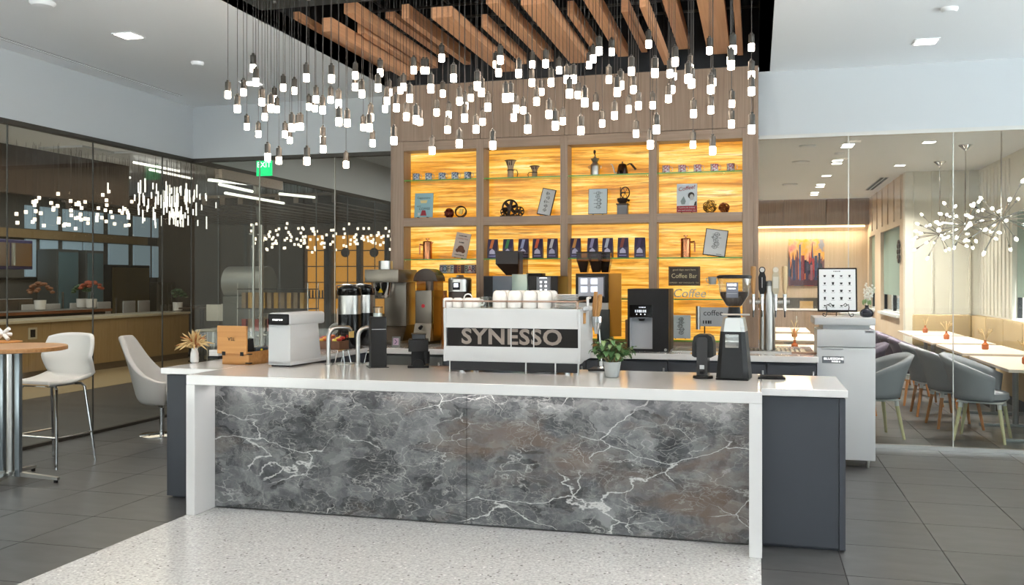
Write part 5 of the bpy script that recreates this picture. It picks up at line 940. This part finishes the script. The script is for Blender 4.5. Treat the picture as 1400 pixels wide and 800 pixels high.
# stools and tables glimpsed deeper in the far room
for i, (px, X_) in enumerate(((262, -11.2), (276, -10.2))): q = PX(px, 430, X_); t = thing('far_bar_table', 'dark high table behind the pampas vase, %s one' % ('left' if i == 0 else 'right'), 'table', (q.x, q.y, 0)); MB().box(-.3, .3, -.3, .3, 1.0, 1.03).make('top', DKWOOD, t); MB().cyl((0, 0, 0), (0, 0, 1), .04, n=10).make('column', MATTE, t); MB().lathe([(.25, 0), (.25, .02), (.001, .03)], n=20).make('base', MATTE, t)
q = PY(372, 440, 12.5); t = thing('retail_rack', 'wire rack of colourful packets behind the glass doors', 'rack', (q.x, 12.5, 0))
for z in (.4, .75, 1.1, 1.4): MB().box(-.6, .6, 0, .35, z, z+.015).make('shelf', MATTE, t)
for x in (-.6, .59):
    for y in (0, .34): MB().box(x, x+.012, y, y+.012, 0, 1.5).make('post', STEEL, t)
for k in range(30): z = (.415, .765, 1.115)[k % 3]; x = -.55+.11*(k//3); MB().box(x, x+.07, .05, .2, z, z+.12+.06*((k*7) % 3)).make('packet', M('wrap%d' % (k*5 % 6), cols[0]) if k % 2 else M('packet_tan', 'a58a6a', .6), t)
q = PY(415, 355, 15); t = thing('machine_display', 'pale rounded roasting drum seen through the glass doors', 'machine', (q.x-1.2, 15, 0)); MB().cyl((-.3, 0, 1.5), (.5, 0, 1.5), .3, n=28).make('drum', M('drum_grey', 'a5a9ad', .35, .4), t); MB().box(-.3, .45, -.25, .25, 0, 1.25, .02).make('base', GREYD, t); MB().tube([(.3, 0, 1.9), (.35, 0, 2.4), (.2, 0, 3.5)], .05, 10).make('flue', GREYD, t); MB().lathe([(.42, .85), (.45, .9), (.4, .95), (.001, .93)], c=(.9, -.2, 0), n=24).make('cooling_tray', STEEL, t); MB().cyl((.9, -.2, 0), (.9, -.2, .86), .08, n=12).make('tray_column', GREYD, t)
# ================================================================ DINING ROOM
def tub(fab, legm, name='tub_chair'):
    t = thing(name, 'x', 'chair')
    def sh_(u, v):
        th = (u-.5)*2*2.1; c_ = math.cos(th*.5); top = .60+.22*max(0, math.cos(th*.62))**1.6; z = .40+(top-.40)*v; r = .235+.05*v+.03*v*max(0, math.cos(th))
        return Vector((r*math.sin(th)*1.02, r*math.cos(th)*.98+.06*v*v*max(0, math.cos(th)), z))
    o = MB().grid(sh_, 25, 7).make('shell', fab, t, 80); s_ = o.modifiers.new('solid', 'SOLIDIFY'); s_.thickness = .04; s_.offset = 0
    MB().lathe([(.001, .38), (.2, .385), (.235, .41), (.23, .46), (.2, .475), (.001, .478)], n=24).make('seat', fab, t)
    MB().box(-.2, .2, -.2, .2, .37, .385, .004, 1).make('under_frame', WHITEP, t)
    for a in (-1, 1):
        for b_ in (-1, 1):
            l = MB().cyl((a*.22, b_*.22, 0), (a*.17, b_*.17, .32), .013, .019, 10).make('leg', legm, t); MB().cyl((a*.17, b_*.17, .32), (a*.165, b_*.165, .375), .02, .021, 10).make('leg_cap', WHITEP, l)
    return t
protoA = tub(FABRIC, LEGP); protoB = tub(FABRICP, LEGW); protoC = tub(FABRIC, LEGW)
first = {}
def place(proto, x, y, rz, label, grp='tub chairs in the dining room'):
    o = proto if proto not in first else copy_tree(proto); first[proto] = 1
    o.location = (x, y, 0); o.rotation_euler = (0, 0, rz); o['label'] = label; o['group'] = grp
FX_ = PI/2      # faces +x, back towards -x
place(protoA, 2.12, 9.72, FX_-.35, 'grey tub chair nearest the glass at the dining tables'); place(protoC, 2.02, 10.5, FX_+.1, 'grey tub chair second from the glass, right table row'); place(protoC, 1.98, 11.35, FX_, 'grey tub chair third from the glass, right table row')
for i, y in enumerate((12.3, 13.3, 14.3, 15.3)): place(protoB, 1.98, y, FX_+.08*(i % 2), 'plum grey tub chair with wooden legs, %s behind the grey ones' % ORD[i])
place(protoA, 1.12, 9.66, -FX_+.25, 'grey tub chair half hidden behind the white fridge')
for i, (x, y) in enumerate(((1.1, 11.3), (1.1, 12.7), (1.1, 14.2))): place(protoB, x, y, -FX_, 'plum tub chair by the left table row, %s from the glass' % ORD[i])
for i, (x, y) in enumerate(((-.05, 11.3), (-.05, 14.0))): place(protoC, x, y, FX_, 'grey tub chair seen between the drink taps, %s from the glass' % ORD[i])
for i, y in enumerate((9.55, 10.2)): place(protoC, 2.62+.0, y+.9, FX_-.2 if i else FX_, 'grey tub chair tucked under the right table, %s one' % ('near' if i == 0 else 'far')) if False else None
def dtable(x0, x1, y0, y1, label, grp):
    t = thing('dining_table', label, 'table', ((x0+x1)/2, (y0+y1)/2, 0), 0, grp); a, b_ = (x1-x0)/2, (y1-y0)/2
    MB().box(-a, a, -b_, b_, .685, .715, .003, 1).make('table_top', TABLETOP, t)
    for s in (-1, 1):
        MB().cyl((0, s*(b_-.3), .03), (0, s*(b_-.3), .685), .03, n=14).make('column', TUBE, t); MB().box(-a+.03, a-.03, s*(b_-.3)-.03, s*(b_-.3)+.03, 0, .03, .004, 1).make('foot', TUBE, t)
for i, (y0, y1) in enumerate(((9.35, 10.95), (11.3, 12.85), (13.1, 14.75), (14.95, 16.2))): dtable(2.26, 3.02, y0, y1, 'pale rectangular dining table by the banquette, %s from the glass' % ORD[i], 'dining tables by the banquette')
for i, (y0, y1) in enumerate(((10.9, 12.3), (13.2, 14.8), (15.4, 16.8))): dtable(.15, .85, y0, y1, 'pale dining table behind the drink taps, %s from the glass' % ORD[i], 'dining tables behind the taps')
bq = thing('banquette', 'long tan woven banquette along the dining room windows', 'bench', (3.5, 0, 0)); BQ = M('tan_weave', 'a8926c', .85)
MB().box(-.5, 0, 9.4, 16.4, .12, .46, .03).make('seat', BQ, bq)
for k in range(7): MB().box(-.1, .03, 9.4+k, 10.38+k, .46, .98, .03).make('back_cushion', BQ, bq)
MB().box(-.98, -.1, 16.3, 16.44, .46, .98, .03).make('back_cushion', BQ, bq); MB().box(-.45, -.02, 9.45, 16.35, 0, .12).make('plinth', MATTE, bq)
def avase(x, y, z, label, seed, spread=.06, hh=.14, fl=0):
    t = thing('amber_vase', label, 'vase', (x, y, z)); rr = random.Random(seed)
    MB().lathe([(.03, 0), (.038, .01), (.038, .06), (.015, .085), (.013, .11), (.018, .115), (.01, .115)], n=16).make('bottle', AMBER, t); m_ = MB()
    for k in range(6+10*fl): a = rr.uniform(0, 6.28); m_.tube([(0, 0, .1), (spread*.5*math.cos(a), spread*.5*math.sin(a), .1+hh*.6), (spread*math.cos(a), spread*math.sin(a), .1+hh*rr.uniform(.7, 1.1))], [.0015, .004, .002+.004*fl], 5)
    m_.make('dried_stems', DRY, t)
for i, (px, py, fl) in enumerate(((1347, 478, 1), (1294, 464, 1), (1265, 455, 0), (1403, 498, 1))):
    q = PZ(px, py, .715); avase(q.x, q.y, .715, ['amber vase of fluffy stems on the second banquette table', 'amber vase of pale stems on the third banquette table', 'amber vase with two thin stems on the farthest banquette table', 'amber vase of white stems on the nearest banquette table'][i], i, .08 if fl else .05, .14, fl)
q = PZ(1080, 472, .715); avase(.45, 11.4, .715, 'amber vase with a leaning stem on the near table behind the taps', 8, .06, .2); avase(.55, 14.0, .715, 'amber vase on the second table behind the taps', 9, .05, .16)
# sputnik chandeliers
for i, (px, py) in enumerate(((1285, 320), (1320, 308), (1369, 299))):
    q = PX(px, py, 2.72); t = thing('starburst_chandelier', 'chrome starburst chandelier with many small bulbs, %s from the left' % ORD[i], 'chandelier', (q.x, q.y, q.z), 0, 'starburst chandeliers in the dining room')
    MB().sph((0, 0, 0), .04).make('hub', CHROME, t); MB().cyl((0, 0, 0), (0, 0, 3.3-q.z), .009, n=8).make('rod', CHROME, t); MB().lathe([(.01, 3.28-q.z), (.09, 3.35-q.z), (.09, 3.36-q.z), (.001, 3.36-q.z)], n=20).make('canopy', CHROME, t)
    rr = random.Random(20+i); n = 26
    for k in range(n):
        zz = 1-2*(k+.5)/n; r_ = math.sqrt(1-zz*zz); a = k*2.39996; d = Vector((r_*math.cos(a), r_*math.sin(a), zz*.55)); d.normalize(); L = rr.uniform(.3, .46)
        ar = MB().tube([d*.03, d*L], .006, 6).make('arm', CHROME, t); MB().cyl(d*(L-.05), d*L, .012, n=8).make('sleeve', CHROME, ar); MB().tube([d*L, d*(L+.03), d*(L+.055)], [.013, .02, .008], 8).make('bulb', M('star_bulb', 'fff6e8', .4, emit=6), ar)
# painting and far credenza
a, b_ = PY(1078, 327, 21.75), PY(1127, 391, 21.75); t = thing('city_painting', 'bright abstract skyline painting on the lit dining room wall', 'painting', ((a.x+b_.x)/2, 21.74, (a.z+b_.z)/2)); W, Hh = b_.x-a.x, a.z-b_.z; MB().box(-W/2, W/2, 0, .04, -Hh/2, Hh/2, .004, 1).make('canvas', PAINT, t); rr = random.Random(5)
for k, (x, h0, w_, c_) in enumerate(((-.35, .05, .08, '2f3a5c'), (-.18, .38, .05, '4a628c'), (-.1, .15, .09, '7a2f3a'), (.02, .0, .08, '3b3a52'), (.14, -.05, .06, '8a5a66'), (.26, .14, .07, '30405e'), (.36, .2, .06, '2a3048'), (-.26, .1, .06, '5a3040'))): MB().box(x*W-w_*W/2, x*W+w_*W/2, -.004, 0, -Hh*.38, h0*Hh).make('tower_stroke', M('stroke%d' % k, c_, .6), t)
MB().box(-W*.45, W*.45, -.003, 0, -Hh*.49, -Hh*.36).make('street_stroke', M('stroke_street', '4a3340', .6), t)
x1 = 2.1; t = thing('credenza', 'long wooden credenza with dark backsplash under the painting', 'cabinet', (-.2, 21.3, 0)); MB().box(0, 2.3, 0, .4, .1, .88).make('body', WOODW, t)
for k in range(4): d_ = MB().box(.02+.57*k, .57+.57*k, -.02, 0, .12, .86).make('door', WOODW, t); MB().box(.5+.57*k, .52+.57*k, -.04, -.02, .6, .75).make('handle', STEEL, d_)
MB().box(-.02, 2.32, -.03, .42, .88, .92).make('top', QUARTZ, t); MB().box(0, 2.3, .38, .42, .92, 1.15).make('backsplash', M('dark_stone', '4a4744', .4), t); MB().box(.1, 2.2, .05, .4, 0, .1).make('plinth', MATTE, t)
for i, px in enumerate((1098, 1107)): q = PY(px, 402, 21.45); tag(MB().box(-.07, .07, -.05, .05, 0, .16).box(-.05, .05, -.055, -.05, .05, .12).make('wooden_caddy', OAK, None, loc=(q.x, 21.45, .92)), 'small wooden caddy on the far credenza, %s one' % ('left' if i == 0 else 'right'), 'caddy', 'caddies on the far credenza')
q = PZ(1172, 440, .92); t = thing('chafing_dish', 'steel serving dish behind the menu frame', 'dish', (PY(1172, 430, 16.2).x, 16.2, .0)); MB().box(-.4, .25, -.2, .2, 0, .9, .01).make('stand', WHITEP, t); MB().box(-.3, .2, -.15, .15, .9, 1.02, .03).make('dish', STEEL, t)
q = PX(1231, 344, 2.42); t = thing('wall_ornament', 'round dark bronze wall ornament beside the dining room window', 'ornament', (2.4, q.y, q.z)); m_ = MB()
for k in range(10): a = k*2*PI/10; m_.sph((-.01, .1*math.cos(a), .16*math.sin(a)), .05, (.4, 1, 1), 8, 6)
m_.make('cluster', BRONZE, t)
